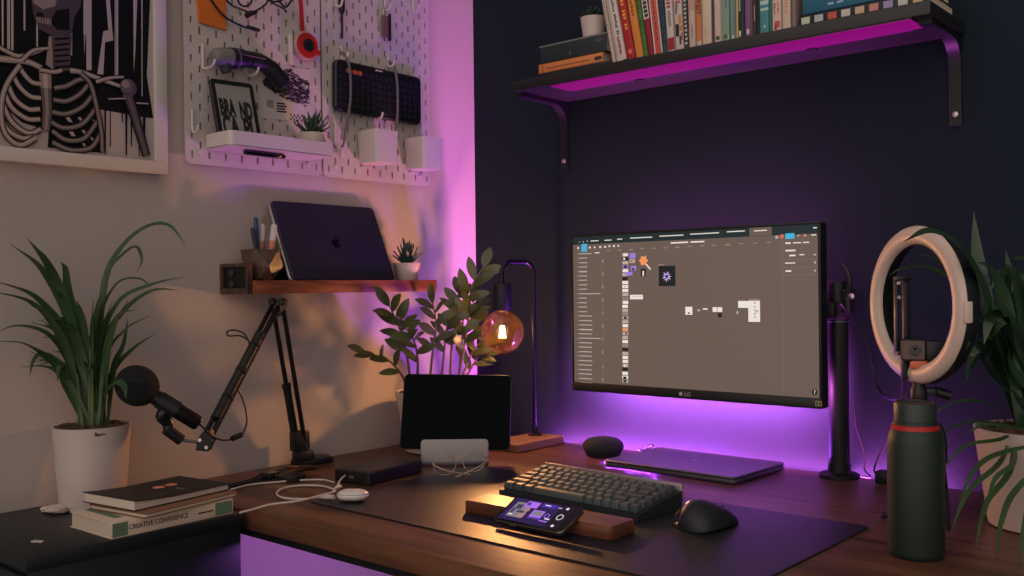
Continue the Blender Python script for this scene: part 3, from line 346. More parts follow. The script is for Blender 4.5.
# ------------------------------------------------------------------ desk
dk = thing('desk', 'dark reddish brown wooden desk running along the navy wall', 'desk', (.95, -.49, -.06))
ob('desktop', MB().box((.96, -.4955, .7325), (1.9, .947, .035), .002), M_desk, dk, True)
ob('frame', MB().box((.955, -.945, .7075), (1.86, .03, .014)).box((.955, -.04, .7075), (1.86, .03, .014)).box((.03, -.49, .7075), (.03, .88, .014)).box((1.88, -.49, .7075), (.03, .88, .014)), M_blkm, dk, True)
for x, y in ((.05, -.93), (1.86, -.93), (.05, -.05), (1.86, -.05)):
    ob('leg', MB().box((x, y, .32), (.05, .05, .76), .003), M_blkm, dk, True)
M_ledu = led('violet_led_under', (.60, .19, 1.), 88)
ob('rear_led_strip', MB().box((.78, -.0035, .7290), (.88, .006, .003)), led('violet_led_rear', (.66, .15, 1.), 5), dk, True)
L = bpy.data.lights.new('strip_light', 'AREA'); L.shape = 'RECTANGLE'; L.size = .34; L.size_y = .003; L.energy = 15; L.color = (.38, .06, 1.)
lo = bpy.data.objects.new('strip_light', L); COL.objects.link(lo); lo.location = (.60, -.0017, .7335)
lo.rotation_euler = Euler((R(180+58), 0, 0))
L = bpy.data.lights.new('wall_wash_light', 'AREA'); L.shape = 'RECTANGLE'; L.size = .95; L.size_y = .006; L.energy = 22; L.color = (1., .16, .95)
lo = bpy.data.objects.new('wall_wash_light', L); COL.objects.link(lo); lo.location = (.76, -.0150, .7050); lo.rotation_euler = (R(180-20), 0, 0)
ob('led_strip', MB().box((.42, -.60, .711), (.012, .6, .006)), M_ledu, dk, True)

# ------------------------------------------------------------------ drawer cabinet
cb = thing('drawer_cabinet', 'low black drawer cabinet against the white wall carrying the potted plant', 'cabinet', (.175, -1.17, -.06))
ob('body', MB().box((.174, -1.17, .335), (.338, .366, .786), .002), M_cab, cb, True)
ob('top_panel', MB().box((.175, -1.171, .739), (.346, .374, .022), .0015), M_cab, cb, True)
for i in range(4):
    d = ob('drawer', MB().box((.174, -1.36, .64-i*.175), (.33, .014, .168), .002), M_cab, cb, True)
    ob('handle', MB().box((.174, -1.37, .70-i*.175), (.12, .01, .008), .002), M_blkm, d, True)

# ------------------------------------------------------------------ desk mat
solo('desk_mat', MB().slab(.872, .455, .003, .012, .001, UP(.811, -.638, .75, -.4)), M_mat,
     'wide thin dark desk mat lying under the keyboard and mouse', 'desk mat')

# ------------------------------------------------------------------ framed poster
pf = thing('framed_poster', 'white framed black and cream poster of a human skeleton', 'poster', (.001, -1.19, 1.38))
fr = MB()
y0, y1, z0, z1, w = -1.19-.253, -1.19+.253, 1.381, 2.13, .0255
for c, d in (((.0125, -1.19, z0+w/2), (.023, y1-y0, w)), ((.0125, -1.19, z1-w/2), (.023, y1-y0, w)), ((.0125, y0+w/2, (z0+z1)/2), (.0229, w, z1-z0-2*w)), ((.0125, y1-w/2, (z0+z1)/2), (.0229, w, z1-z0-2*w))):
    fr.box(c, d, .0012)
ob('frame', fr, M_whitep, pf, True)
M_pp = [pm('print_cream', (176, 164, 158), .6), pm('print_black', (9, 13, 17), .6, spec=.2), pm('print_bone', (142, 128, 122), .6), pm('print_umber', (70, 58, 62), .6), pm('print_grey', (92, 84, 84), .6)]
pr = MB(); F0 = LW(.0160, -1.19, 1.405)
pr.rect(0, .35, .456, .70, 0, F0)
for i, (c, pts) in enumerate(POSTER_POLYS):
    pr.mi = c; pr.poly([(x, y, .00006*(i+1)) for x, y in pts], F0)
zb = .00006*(len(POSTER_POLYS)+1)
for i, (c, wa, wb, pts) in enumerate(POSTER_STROKES):
    P = catmull([(x, y, 0) for x, y in pts], 5); n = len(P)
    for (dz, sc, cc, off) in ((0, 1.5, 1, 0), (.00004, 1., c, 0), (.00006, .35, {2: 0, 4: 2, 3: 4}[c], .0006)):
        pr.mi = cc
        pr.ribbon([(p.x, p.y+off, zb+.0001*i+dz) for p in P], [(wa+(wb-wa)*k/(n-1))*sc*1.08 for k in range(n)], (0, 0, 1), F0)
zt = zb+.0001*(len(POSTER_STROKES)+1)
for k, (rr_, c) in enumerate(((.0175, 3), (.0135, 4), (.008, 2))):
    pr.mi = c; pr.poly([(POSTER_BALL[0]-.003*k+x, POSTER_BALL[1]+.003*k+y, zt+.0001*k) for x, y in circ(rr_, 20)], F0)
o = ob('poster_print', pr, M_pp, pf, True)

# ------------------------------------------------------------------ pegboards
def pegboard(yl, label):
    t = thing('pegboard', label, 'pegboard', (.001, yl+.175, 1.41), group=None)
    W, H, T = .35, .56, .004; xs = [.015+.02*i for i in range(17)]; b = MB()
    M = LW(.016, yl, 1.41)
    for zz, flip in ((0, 0), (-T, 1)):
        def q(x0, x1, a0, a1):
            b.poly([(x0, a0, zz), (x1, a0, zz), (x1, a1, zz), (x0, a1, zz)], M)
        q(0, .005, .004, H-.004); q(W-.005, W, .004, H-.004); 
        for i, x in enumerate(xs):
            q(x-.01, x-.0025, 0, H); q(x+.0025, x+.01, 0, H)
            z = .02 if i % 2 == 0 else .04
            lo = 0
            while z < H-.012:
                q(x-.0025, x+.0025, lo, z-.0075); lo = z+.0075; z += .04
            q(x-.0025, x+.0025, lo, H)
    for i, x in enumerate(xs):
        z = .02 if i % 2 == 0 else .04
        while z < H-.012:
            x0, x1, a0, a1 = x-.0025, x+.0025, z-.0075, z+.0075
            for (p, r_) in (((x0, a0), (x1, a0)), ((x1, a0), (x1, a1)), ((x1, a1), (x0, a1)), ((x0, a1), (x0, a0))):
                b.poly([(*p, 0), (*r_, 0), (*r_, -T), (*p, -T)], M)
            z += .04
    for p, r_ in (((0, .004), (.005, 0)), ((.005, 0), (W-.005, 0)), ((W-.005, 0), (W, .004)), ((W, .004), (W, H-.004)), ((W, H), (0, H)), ((0, H-.004), (0, .004))):
        b.poly([(*p, 0), (*r_, 0), (*r_, -T), (*p, -T)], M)
    ob('board', b, M_pegw, t, True)
    for dy in (.034, .312):
        s = ob('mounting_screw', MB().lathe([(.007, -.0145), (.007, 0), (.006, .0018), (.0, .0026)], M=M @ Matrix.Translation((dy, .024, 0)), n=16), M_whitep, t, True)
    return t
pegboard(-.893, 'white slotted pegboard nearer the poster, holding the e-reader tray')
pegboard(-.537, 'white slotted pegboard nearer the corner, holding the strapped black keyboard')

# ------------------------------------------------------------------ things on the pegboards
def hook(y, z, label, drop=.03, out=.028, lean=0., grp='white pegboard hooks'):
    m = MB()
    m.tube(catmull([(.017, y, z+.006), (.021, y, z+.006), (.0225, y, z), (.0225, y+lean*.5, z-drop*.7), (.026, y+lean, z-drop), (out*.8+.017, y+lean, z-drop), (out+.018, y+lean, z-drop+.012)], 4), .0026, 8)
    solo('peg_hook', m, M_whitep, label, 'hook', grp)
hook(-.881, 1.512, 'empty white hook at the outer edge of the e-reader pegboard', .038)
hook(-.855, 1.655, 'white hook under the grey head of the dark handheld device', .045, .05)
hook(-.748, 1.662, 'white hook around the black grip of the dark handheld device', .05, .05)
hook(-.507, 1.535, 'empty white hook between the succulent tray and the strapped keyboard', .05, .03)
hook(-.248, 1.885, 'empty white hook near the upper corner edge of the keyboard pegboard', .03)
hook(-.484, 1.716, 'white hook carrying the top of the grey cord nearer the poster', .022)
hook(-.337, 1.722, 'white hook carrying the top of the grey cord nearer the corner', .022)
hook(-.379, 1.585, 'small white hook below the strapped black keyboard above a white bin', .02, .03)

t = thing('orange_card', 'orange card hanging on the pegboard beside the poster', 'card', (.024, -.832, 1.704))
c = CARD
ob('card', MB().loft([[(.0185, -.872, 1.80), (.0185, -.862, 1.706), (.0185, -.798, 1.702), (.0185, -.798, 1.80)], [(.0225, -.870, 1.80), (.0225, -.862, 1.706), (.0225, -.798, 1.702), (.0225, -.798, 1.80)]]), M_orange, t, True)
t = thing('black_cable', 'bundle of thin black cables hanging from the top of the pegboard', 'cable', (.034, -.73, 1.7))
for i, cc in enumerate(PEG_CABLES):
    ob('cable_loop', MB().tube(catmull([(x+.004*i-.006, y, z) for x, y, z in cc], 6), .0023, 6), M_cable, t, True)
ob('plug', MB().tube([(.032, -.752, 1.716), (.033, -.735, 1.7145), (.033, -.722, 1.714)], [.0042, .0048, .0035], 8), M_blk, t, True)
ob('plug', MB().tube([(.036, -.731, 1.752), (.036, -.748, 1.745), (.036, -.757, 1.738)], [.004, .0065, .006], 8), M_blk, t, True)
t = thing('handheld_device', 'dark handheld device with a rounded grey head resting in white hooks', 'device', (.05, -0.752, 1.6))
ob('head', MB().tube(catmull([(.046, -0.848, 1.632), (.046, -0.844, 1.633), (.046, -0.832, 1.634), (.046, -0.815, 1.636), (.046, -0.804, 1.637)], 3), [.002, .009, .013, .016, .0175, .019, .0195, .02, .02, .0205, .0205, .0205, .0205][:13], 20), pm('device_grey', (118, 112, 108), .5), t, True)
ob('body', MB().tube(catmull([(.046, -0.804, 1.637), (.046, -0.782, 1.640), (.046, -0.754, 1.642), (.046, -0.727, 1.640), (.046, -0.704, 1.631), (.046, -0.682, 1.612), (.046, -0.67, 1.602), (.046, -0.664, 1.598)], 4), [.0222]*3+[.021]*3+[.0185]*6+[.018]*4+[.0195]*4+[.02]*4+[.0165, .015, .012, .008, .003], 20), M_blk, t, True)
ob('nozzle', MB().tube([(.046, -0.82, 1.628), (.048, -0.814, 1.604)], [.016, .010], 14), M_dark, t, True)
ob('light_stripe', MB().tube([(.0655, -0.788, 1.6445), (.0655, -0.73, 1.6445)], .0016, 8), pm('lilac_plastic', (104, 74, 112), .4), t, True)
ob('collar', MB().tube([(.046, -0.794, 1.638), (.046, -0.79, 1.6385)], .0228, 20), pm('lilac_plastic', (104, 74, 112)), t, True)

t = thing('pegboard_tray', 'white ledge tray on the pegboard holding the e-reader and succulent', 'tray', (.02, -.725, 1.441))
tr = MB(); TW, TD, TH = .266, .098, .031
tr.M = Matrix.Translation((.019+TD/2, -.719, 1.441))
tr.slab(TD, TW, .003, .012, .0008)
outer = rrect(TD, TW, .012); inner = rrect(TD-.005, TW-.005, .010)
tr.loft([[(x, y, 0) for x, y in outer], [(x, y, TH) for x, y in outer], [(x, y, TH) for x, y in inner], [(x, y, .003) for x, y in inner]], False, False)
ob('tray_body', tr, M_whitep, t, True)
t2 = thing('marker_pen', 'black pen tucked horizontally under the white ledge tray', 'pen', (.085, -.74, 1.432))
ob('barrel', MB().tube([(.085, -.80, 1.4349), (.085, -.797, 1.4349), (.085, -.73, 1.4349), (.085, -.70, 1.4349), (.085, -.696, 1.4349)], [.003, .0055, .006, .0055, .003], 10), M_blkg, t2, True)
ob('clip', MB().box((.085, -.765, 1.4398), (.003, .035, .002)), M_dark, t2, True)

t = thing('e_reader', 'small black e-reader with bold lettering leaning on the pegboard', 'e-reader', (.08, -.79, 1.445), (R(0), 0, 0))
EM = Matrix.Translation((.072, -.794, 1.4458)) @ Matrix.Rotation(R(-12), 4, 'Y') @ Matrix.Rotation(R(2.0), 4, 'X')
EL = EM @ frame((0, 0, 0), (0, 1, 0), (0, 0, 1))
ob('body', MB().slab(.106, .148, .0085, .008, .0015, EL @ Matrix.Translation((0, .074, -.0085))), M_blk, t, True)
eink = pm('e_ink_screen', (150, 146, 142), .6)
sc = MB().rect(0, .078, .084, .118, .0003, EL); sc.mi = 1
for wd, x, y, s, sq in (('BRA', -.0215, .084, .050, .40), ('ND', .0235, .081, .050, .40), ('CA', -.020, .044, .060, .46), ('PI', .0225, .041, .060, .52)):
    merge(sc, text_mb(wd, s, EL @ Matrix.Translation((x, y, .0006)), squash=sq, bold=.0026), 1)
ob('screen', sc, [eink, M_ink], t, True)

def succulent(t, c, n, r, h, m, wd=.010, name='leaves', fold=.3):
    b = MB(); rnd = random.Random(n*7+int(r*1000))
    for i in range(n):
        a = i*2.39996; f = i/n; out = r*(.25+.75*f)*rnd.uniform(.85, 1.1); up = h*(1.05-.62*f)*rnd.uniform(.85, 1.1)
        d = Vector((math.cos(a), math.sin(a), 0)); C0 = Vector(c)
        b.leaf([C0+d*.002, C0+d*out*.45+Vector((0, 0, up*.42)), C0+d*out*.8+Vector((0, 0, up*.78)), C0+d*out+Vector((0, 0, up))], wd, fold=fold, n=3, thick=.0016,
               prof=lambda q: max(.04, (.75+.8*q if q < .3 else 1.0)*(1-max(0, (q-.3)/.7)**1.3)))
    ob(name, b, m, t, True)
t = thing('potted_succulent', 'spiky succulent in a small white pot on the white ledge tray', 'plant', (.07, -.606, 1.445))
ob('pot', MB().lathe([(.026, 0), (.0275, .002), (.032, .05), (.0325, .052), (.0295, .052), (.029, .044)], (.07, -.608, 1.4442), cap1=False), M_ceram, t, True)
ob('soil', MB().lathe([(.001, .045), (.0292, .045)], (.07, -.608, 1.4442), cap0=False, cap1=False), M_soil, t, True)
succulent(t, (.07, -.608, 1.487), 30, .046, .062, M_succ, .013)

# art print with a dark scribble
t = thing('art_print', 'cream art print with a dark scribbled ridge pinned on the pegboard', 'print', (.018, -.64, 1.52))
ob('sheet', MB().poly([(.0168, -.712, 1.645), (.0168, -.712, 1.525), (.0168, -.575, 1.533), (.0168, -.575, 1.655)]).poly([(.0172, -.712, 1.645), (.0172, -.712, 1.525), (.0172, -.575, 1.533), (.0172, -.575, 1.655)]), pm('print_sheet', (206, 192, 192), .7), t, True)
g = MB(); rnd = random.Random(5)
ridge = [(-.706, 1.609), (-.671, 1.637), (-.655, 1.636), (-.636, 1.649), (-.614, 1.635), (-.596, 1.630), (-.578, 1.624)]
low = [(-.706, 1.600), (-.651, 1.577), (-.593, 1.569), (-.578, 1.587)]
def ip(L, y):
    for (a, b), (c, d) in zip(L, L[1:]):
        if a <= y <= c: return b+(d-b)*(y-a)/(c-a)
    return L[-1][1]
for i in range(620):
    y = rnd.uniform(-.704, -.58); hi, lo = ip(ridge, y), ip(low, y); z = rnd.uniform(lo, hi); l = rnd.uniform(.003, .012); s = rnd.uniform(-.003, .003)
    g.mi = rnd.choice((0, 0, 0, 1)); g.ribbon([(.01725+i*1e-6, y, z), (.01725+i*1e-6, min(y+l, -.577), z+s)], rnd.uniform(.0016, .0046), (1, 0, 0))
g.mi = 2; g.poly([(.0176, -.694, 1.553), (.0176, -.694, 1.571-.002), (.0176, -.676, 1.571-.002), (.0176, -.676, 1.551)][::-1])
g.mi = 0
for k in range(4): g.poly([(.0176, -.668, 1.566-k*.006), (.0176, -.645+.004*(k % 2), 1.567-k*.006), (.0176, -.645+.004*(k % 2), 1.5635-k*.006), (.0176, -.668, 1.5625-k*.006)])
for i in range(10):
    for k in range(3):
        if (i+k) % 2 == 0: g.poly([(.0176, -.632+i*.005, 1.545-k*.005), (.0176, -.628+i*.005, 1.545-k*.005), (.0176, -.628+i*.005, 1.541-k*.005), (.0176, -.632+i*.005, 1.541-k*.005)])
ob('scribble', g, [pm('scribble_ink', (34, 28, 44), .7), pm('scribble_plum', (110, 80, 110), .7), pm('scribble_grey', (150, 140, 140), .7)], t, True)

t = thing('peg_clip', 'slim upright white clip on the pegboard beside the red reel', 'clip', (.024, -.628, 1.65))
ob('clip_body', MB().box((.0225, -.632, 1.69), (.011, .009, .07), .003), M_whitep, t, True)
t = thing('tape_reel', 'red and white round reel hanging on a red strap from the pegboard', 'reel', (.03, -.602, 1.672))
RM = LW(.0165, -.594, 1.704)
ob('casing', MB().lathe([(.029, 0), (.033, .002), (.033, .014), (.0305, .017), (.027, .0175)], M=RM, n=36), pm('reel_rim', (168, 140, 140), .5), t, True)
ob('red_face', MB().lathe([(.029, .017), (.0285, .020), (.015, .0215)], M=RM, n=36), M_red, t, True)
ob('hub', MB().lathe([(.0145, .021), (.0145, .025), (.010, .026), (.009, .024)], M=RM, n=24), M_blk, t, True)
ob('strap', MB().loft([[(.026, -.606, 1.735), (.026, -.597, 1.735), (.029, -.597, 1.735), (.029, -.606, 1.735)], [(.022, -.609, 1.83), (.022, -.600, 1.83), (.025, -.600, 1.83), (.025, -.609, 1.83)]]), M_red, t, True)
ob('tab', MB().box((.03, -.562, 1.693), (.008, .014, .012), .003), M_red, t, True)

t = thing('wall_keyboard', 'slim black keyboard strapped flat against the pegboard by two grey cords', 'keyboard', (.03, -.385, 1.565))
KM = LW(.022, -.377, 1.626) @ Matrix.Rotation(R(-.6), 4, 'Z')
ob('case', MB().slab(.278, .121, .016, .014, .003, KM), M_blk, t, True)
kk = MB()
for r_ in range(6):
    n = 15 if r_ else 16
    for i in range(n):
        wv = .258/n; kk.slab(wv-.0022, .0125, .0022, .002, .0006, KM @ Matrix.Translation((-.129+wv*(i+.5), .036-.0162*r_, .0158)), n=2)
ob('keys', kk, pm('navy_keys', (18, 20, 32), .5), t, True)
ob('orange_keys', MB().slab(.015, .010, .0030, .002, .0006, KM @ Matrix.Translation((-.10, .0365, .0158)), n=2).slab(.015, .010, .0030, .002, .0006, KM @ Matrix.Translation((-.082, .0365, .0158)), n=2).slab(.012, .010, .0030, .002, .0006, KM @ Matrix.Translation((-.066, .0365, .0158)), n=2), pm('orange_keys', (196, 96, 40), .5), t, True)
ob('badge', MB().box((-.005, .0535, .0162), (.022, .003, .0006), M=KM), M_whitep, t, True)
for (a, b, lab) in (((-.484, 1.708), (-.488, 1.478), 'grey elastic cord across the strapped keyboard on its poster side'), ((-.334, 1.712), (-.334, 1.480), 'grey elastic cord across the strapped keyboard on its corner side')):
    t = thing('elastic_cord', lab, 'cord', (.045, a[0], b[1]))
    ob('cord', MB().tube(catmull([(.026, a[0]-.004, a[1]), (.040, a[0], a[1]-.012), (.0445, a[0]+.006, 1.66), (.0445, a[0]+.007, 1.60), (.042, b[0]+.004, 1.55), (.032, b[0], 1.50), (.026, b[0]-.003, b[1])], 6), .0034, 8), M_cord, t, True)
    ob('end_clip', MB().box((.0255, b[0]-.003, b[1]-.008), (.009, .010, .026), .003), M_whitep, t, True)
def bin_(yc, z0, label):
    t = thing('pegboard_bin', label, 'bin', (.055, yc, z0), group='white bins on the pegboard')
    m = MB(); m.M = Matrix.Translation((.0565, yc, z0)); rings = []
    for w_, z in ((.066, 0), (.074, .078)): rings.append([(x, y, z) for x, y in rrect(w_, w_, .008)])
    for w_, z in ((.069, .078), (.061, .003)): rings.append([(x, y, z) for x, y in rrect(w_, w_, .006)])
    m.loft(rings); m.box((-.0355, 0, .058), (.012, .012, .022), .002); ob('bin_body', m, M_whitep, t, True)
bin_(-.404, 1.448, 'white plastic bin directly below the strapped keyboard')
bin_(-.250, 1.447, 'white plastic bin at the corner end of the pegboard')
t = thing('coiled_cable', 'dark coiled cable poking out of the white bin below the keyboard', 'cable', (.05, -.42, 1.5))
ob('coil', MB().tube(catmull([(.05+.012*math.cos(a), -.405+.02*math.sin(a), 1.51+.006*math.sin(a*.5)+.014*(a/12)) for a in [i*.6 for i in range(24)]], 3), .003, 6), M_cable, t, True)
for z_, yy, lab, nm in ((1.80, -.487, 'slim black screwdriver hanging upright on the upper keyboard pegboard', 'screwdriver'),):
    t = thing(nm, lab, 'tool', (.03, yy, 1.74))
    ob('shaft', MB().tube([(.028, yy, 1.742), (.028, yy, 1.80)], .0028, 8), M_blkm, t, True)
    ob('grip', MB().lathe([(.004, 0), (.0075, .006), (.0075, .05), (.005, .056)], (.028, yy, 1.80), 12), M_blk, t, True)
    hook(yy-.012, 1.835, 'white hook holding the slim black screwdriver', .02)
t = thing('key_fob', 'brown leather fob with a black clip hanging on the pegboard', 'fob', (.03, -.345, 1.765))
ob('leather', MB().slab(.022, .055, .006, .008, .002, LW(.022, -.349, 1.797)), pm('brown_leather', (112, 86, 84), .6), t, True)
ob('clip', MB().box((.026, -.334, 1.798), (.008, .006, .068), .002), M_blk, t, True)
ob('ring', MB().tube([(.026, -.345+.009*math.cos(a), 1.833+.011*math.sin(a)) for a in [i*PI/8 for i in range(16)]], .0014, 6, closed=True), M_steel, t, True)
hook(-.345, 1.862, 'white hook holding the brown leather fob', .022)

# ------------------------------------------------------------------ oak shelf on the white wall
t = thing('wall_shelf', 'short oak shelf on the white wall carrying the dark laptop', 'shelf', (.001, -.54, 1.137))
ob('shelf_board', MB().box((.0605, -.5335, 1.151), (.119, .523, .028), .0012), M_shelfw, t, True)
e = ob('end_bracket', MB().box((.053, -.8015, 1.143), (.104, .012, .012), .001).box((.053, -.8015, 1.198), (.104, .012, .008), .001).box((.0045, -.8015, 1.1705), (.007, .012, .049)).box((.1015, -.8015, 1.1705), (.007, .012, .049)), M_penw, t, True)
i_ = ob('inset', MB().box((.053, -.799, 1.1705), (.0905, .005, .049)), M_blkm, e, True)
for z_ in (1.158, 1.182): ob('knob', MB().lathe([(.008, 0), (.008, .003), (.006, .004)], M=frame((.04, -.8015, z_), (1, 0, 0), (0, 0, 1)), n=18), M_dark, e, True)
ob('back_rail', MB().box((.006, -.54, 1.184), (.01, .40, .037), .001), M_blkm, t, True)

# laptop leaning on the shelf
t = thing('leaning_laptop', 'closed dark laptop standing on the oak shelf against the wall', 'laptop', (.1, -.553, 1.166))
LM = Matrix.Translation((.106, -.543, 1.166)) @ Matrix.Rotation(R(-24), 4, 'Y') @ frame((0, 0, 0), (0, 1, 0), (0, 0, 1))
ob('base', MB().slab(.298, .197, .0085, .012, .002, LM @ Matrix.Translation((-.003, .1005, -.0165))), M_alul, t, True)
ob('lid', MB().slab(.298, .195, .006, .012, .0018, LM @ Matrix.Translation((0, .0985, -.0075))), pm('midnight_aluminium', (46, 44, 62), .45, metal=.35), t, True)
ab, al = apple(.0150)
ob('emblem', MB().prism([(x, y+.094) for x, y in ab], -.0016, -.0011, LM).prism([(x, y+.094) for x, y in al], -.0016, -.0011, LM), M_logo, t, True)
t = thing('laptop_stand', 'small black stand behind the leaning laptop on the oak shelf', 'stand', (.03, -.55, 1.166))
ob('plate', MB().box((.022, -.555, 1.1677), (.018, .24, .0035), .001).box((.0145, -.555, 1.195), (.004, .24, .055), .001), M_blkm, t, True)

# pen holder and pens
PH = Vector((.068, -.748, 1.1655))
t = thing('pen_holder', 'faceted dark wooden pen holder on the oak shelf', 'pen holder', PH)
def ring(n, r, z, off):
    r *= 1.1
    return [(PH.x+r*math.cos(2*PI*(i+off)/n), PH.y+r*math.sin(2*PI*(i+off)/n), PH.z+z) for i in range(n)]
vs = ring(5, .026, 0, .3)+ring(5, .042, .03, .8)+ring(5, .039, .066, .3)+ring(5, .026, .066, .3)+ring(5, .024, .012, .3)
fs = [(4, 3, 2, 1, 0)]
for i in range(5):
    j = (i+1) % 5
    fs += [(i, 5+i, j), (j, 5+i, 5+j), (5+i, 10+j, 5+j), (5+i, 10+i, 10+j), (10+i, 15+i, 15+j, 10+j), (15+i, 20+i, 20+j, 15+j)]
fs = [f for f in fs]
fs.append(tuple(20+i for i in range(5)))
ob('holder_body', MB().add(vs, fs), M_penw, t, True, ang=5)
M_blue = pm('pen_blue', (40, 62, 104), .4); M_pink = pm('pen_coral', (206, 126, 100), .4); M_olive = pm('pen_olive', (120, 104, 78), .4)
def pen(dx, dy, tx, ty, h, m, m2, label, r_=.0042, clip=True):
    a = PH+Vector((dx, dy, .0135)); b = PH+Vector((tx, ty, h)); d = (b-a).normalized()
    t = thing('pen', label, 'pen', a, group='pens in the wooden holder')
    p = a.lerp(b, .66)
    ob('barrel', MB().tube([a, a+d*.006, p], [.0012, r_, r_], 10), m, t, True)
    c_ = ob('cap', MB().tube([p, b-d*.003, b], [r_*1.12, r_*1.1, r_*.5], 10), m2, t, True)
    if clip: ob('clip', MB().tube([p+Vector((r_*1.2+.001, 0, 0)), b-d*.004+Vector((r_*1.2+.001, 0, 0))], .001, 6), m2, t, True)
pen(.0, -.006, -.004, -.010, .136, M_blue, M_blue, 'tall slim blue pen in the wooden holder', .0045)
pen(.010, -.010, .006, -.026, .112, M_dark, pm('pen_navy', (26, 36, 60), .4), 'short dark navy pen leaning out at the poster side of the holder')
pen(-.004, .002, -.002, .006, .122, M_pink, M_whitep, 'coral pen with a white cap in the middle of the holder')
pen(.008, .010, .012, .026, .122, M_pink, M_whitep, 'coral and white pen nearest the laptop in the holder', .006)
pen(-.010, .008, -.016, .020, .140, M_olive, M_olive, 'olive pencil at the back of the wooden holder', .0036, False)

t = thing('potted_aloe', 'small spiky aloe in a white cup at the corner end of the oak shelf', 'plant', (.07, -.32, 1.166))
ob('pot', MB().lathe([(.025, 0), (.0265, .002), (.033, .040), (.0335, .042), (.0305, .042), (.030, .034)], (.07, -.325, 1.1656), cap1=False), M_ceram, t, True)
ob('soil', MB().lathe([(.001, .036), (.0305, .036)], (.07, -.325, 1.1656), cap0=False, cap1=False), M_soil, t, True)
succulent(t, (.07, -.325, 1.199), 26, .040, .068, M_succ, .016)
# ------------------------------------------------------------------ monitor on a pole arm
MX, MZ = .7565, 1.0835
t = thing('monitor', 'large black monitor showing a brown design canvas', 'monitor', (MX, -.15, .902))
MF = BW(MX, -.157, MZ-.001)
ob('housing', MB().slab(.606, .364, .030, .004, .0015, MF @ Matrix.Translation((0, 0, -.031))), M_blk, t, True)
bk = ob('back_cover', MB().loft([[(x, y, -.031) for x, y in rrect(.48, .26, .03)], [(x, y, -.052) for x, y in rrect(.40, .20, .03)]], M=MF), M_blk, t, True)
UIC = dict(bg=(100, 84, 75), bar=(26, 40, 42), w=(226, 216, 206), g=(176, 160, 150), l=(142, 124, 114), l2=(118, 101, 92), b=(64, 170, 206), p=(150, 118, 204), t=(176, 164, 154), o=(232, 142, 86), k=(22, 28, 30), rd=(206, 96, 88))
UIM = {k: emis('screen_'+k, v, 1.08) for k, v in UIC.items()}; UK = list(UIM)
s = MB(); SW, SH = .597, .3385
cy = .0085
s.mi = UK.index('bg'); s.rect(0, cy-.009, SW, SH-.018, 0, MF)
s.mi = UK.index('bar'); s.rect(0, cy+SH/2-.009, SW, .018, 0, MF)
for i, (c, x, y, w_, h_) in enumerate(UI):
    s.mi = UK.index(c); s.rect(x*.985, y*.99+.002, w_, h_, .00015+.000002*i, MF)
s.mi = UK.index('o'); s.poly([(UI_STAR[0]+(.0125 if i % 2 == 0 else .0085)*math.cos(i*PI/6), UI_STAR[1]+(.0125 if i % 2 == 0 else .0085)*math.sin(i*PI/6), .0009) for i in range(12)], MF)
(xa, ya), (xb, yb) = [(p[0], p[-1]) for p in UI_STICK]
s.mi = UK.index('w'); s.ribbon([(xa, ya, .0009), (xb, yb, .0009)], .003, (0, 0, 1), MF)
for i in range(11):
    a = i*2*PI/11; s.mi = UK.index('p' if i % 2 else 'w')
    s.poly([(UI_FLOWER[0]+.0055*math.cos(a+q*.25), UI_FLOWER[1]+.0055*math.sin(a+q*.25), .0009) for q in (-1, 1)]+[(UI_FLOWER[0]+.0125*math.cos(a), UI_FLOWER[1]+.0125*math.sin(a), .0009)], MF)
s.mi = UK.index('p'); s.poly([(UI_FLOWER[0]+x, UI_FLOWER[1]+y, .00085) for x, y in circ(.0066, 16)], MF)
s.mi = UK.index('k'); s.poly([(UI_FLOWER[0]+x, UI_FLOWER[1]+y, .00095) for x, y in circ(.0032, 12)], MF)
s.mi = UK.index('bar'); s.poly([(UI_HELP[0]+x, UI_HELP[1]+y, .0009) for x, y in circ(.0062, 18)], MF)
merge(s, text_mb('?', .011, MF @ Matrix.Translation((UI_HELP[0], UI_HELP[1], .0011))), UK.index('w'))
ob('screen', s, [UIM[k] for k in UK], t, True)
ob('bezel', MB().box((0, cy-SH/2-.0105, .0012), (.606, .020, .003), .0006, MF).box((0, cy+SH/2+.0035, .0008), (.606, .004, .0022), .0006, MF).box((-.3007, cy, .0008), (.0046, SH, .0022), .0005, MF).box((.3007, cy, .0008), (.0046, SH, .0022), .0005, MF), M_blk, t, True)
lg = text_mb('LG', .0125, MF @ Matrix.Translation((.006, cy-SH/2-.0105, .0028)))
lg.prism(circ(.0044, 18), 0, .0003, MF @ Matrix.Translation((-.0105, cy-SH/2-.0105, .0028)))
ob('logo', lg, pm('logo_silver', (186, 186, 182), .4), t, True)
st_ = MB().rect(.297, cy-SH/2-.0100, .013, .010, .0030, MF); st_.mi = 1
st_.rect(.297, cy-SH/2-.0100, .010, .0068, .0031, MF); st_.mi = 0; st_.rect(.297, cy-SH/2-.0110, .006, .0012, .0032, MF); st_.rect(.297, cy-SH/2-.0085, .006, .0012, .0032, MF)
ob('energy_sticker', st_, [pm('sticker_cream', (176, 166, 120), .6), M_blk], t, True)
ls = MB()
M_ledm = led('violet_led', (.95, .16, .95), 4)
ls.box((MX-.045, -.1235, .935), (.53, .005, .010))
ob('led_strip', ls, M_ledm, t, True)
ob('led_strip', MB().box((MX, -.1245, 1.245), (.5, .004, .006)), led('violet_led_top', (1., .2, .6), 65), t, True)
L = bpy.data.lights.new('monitor_strip_light', 'AREA'); L.shape = 'RECTANGLE'; L.size = .52; L.size_y = .010; L.energy = 16; L.spread = R(130); L.color = (1., .17, .9)
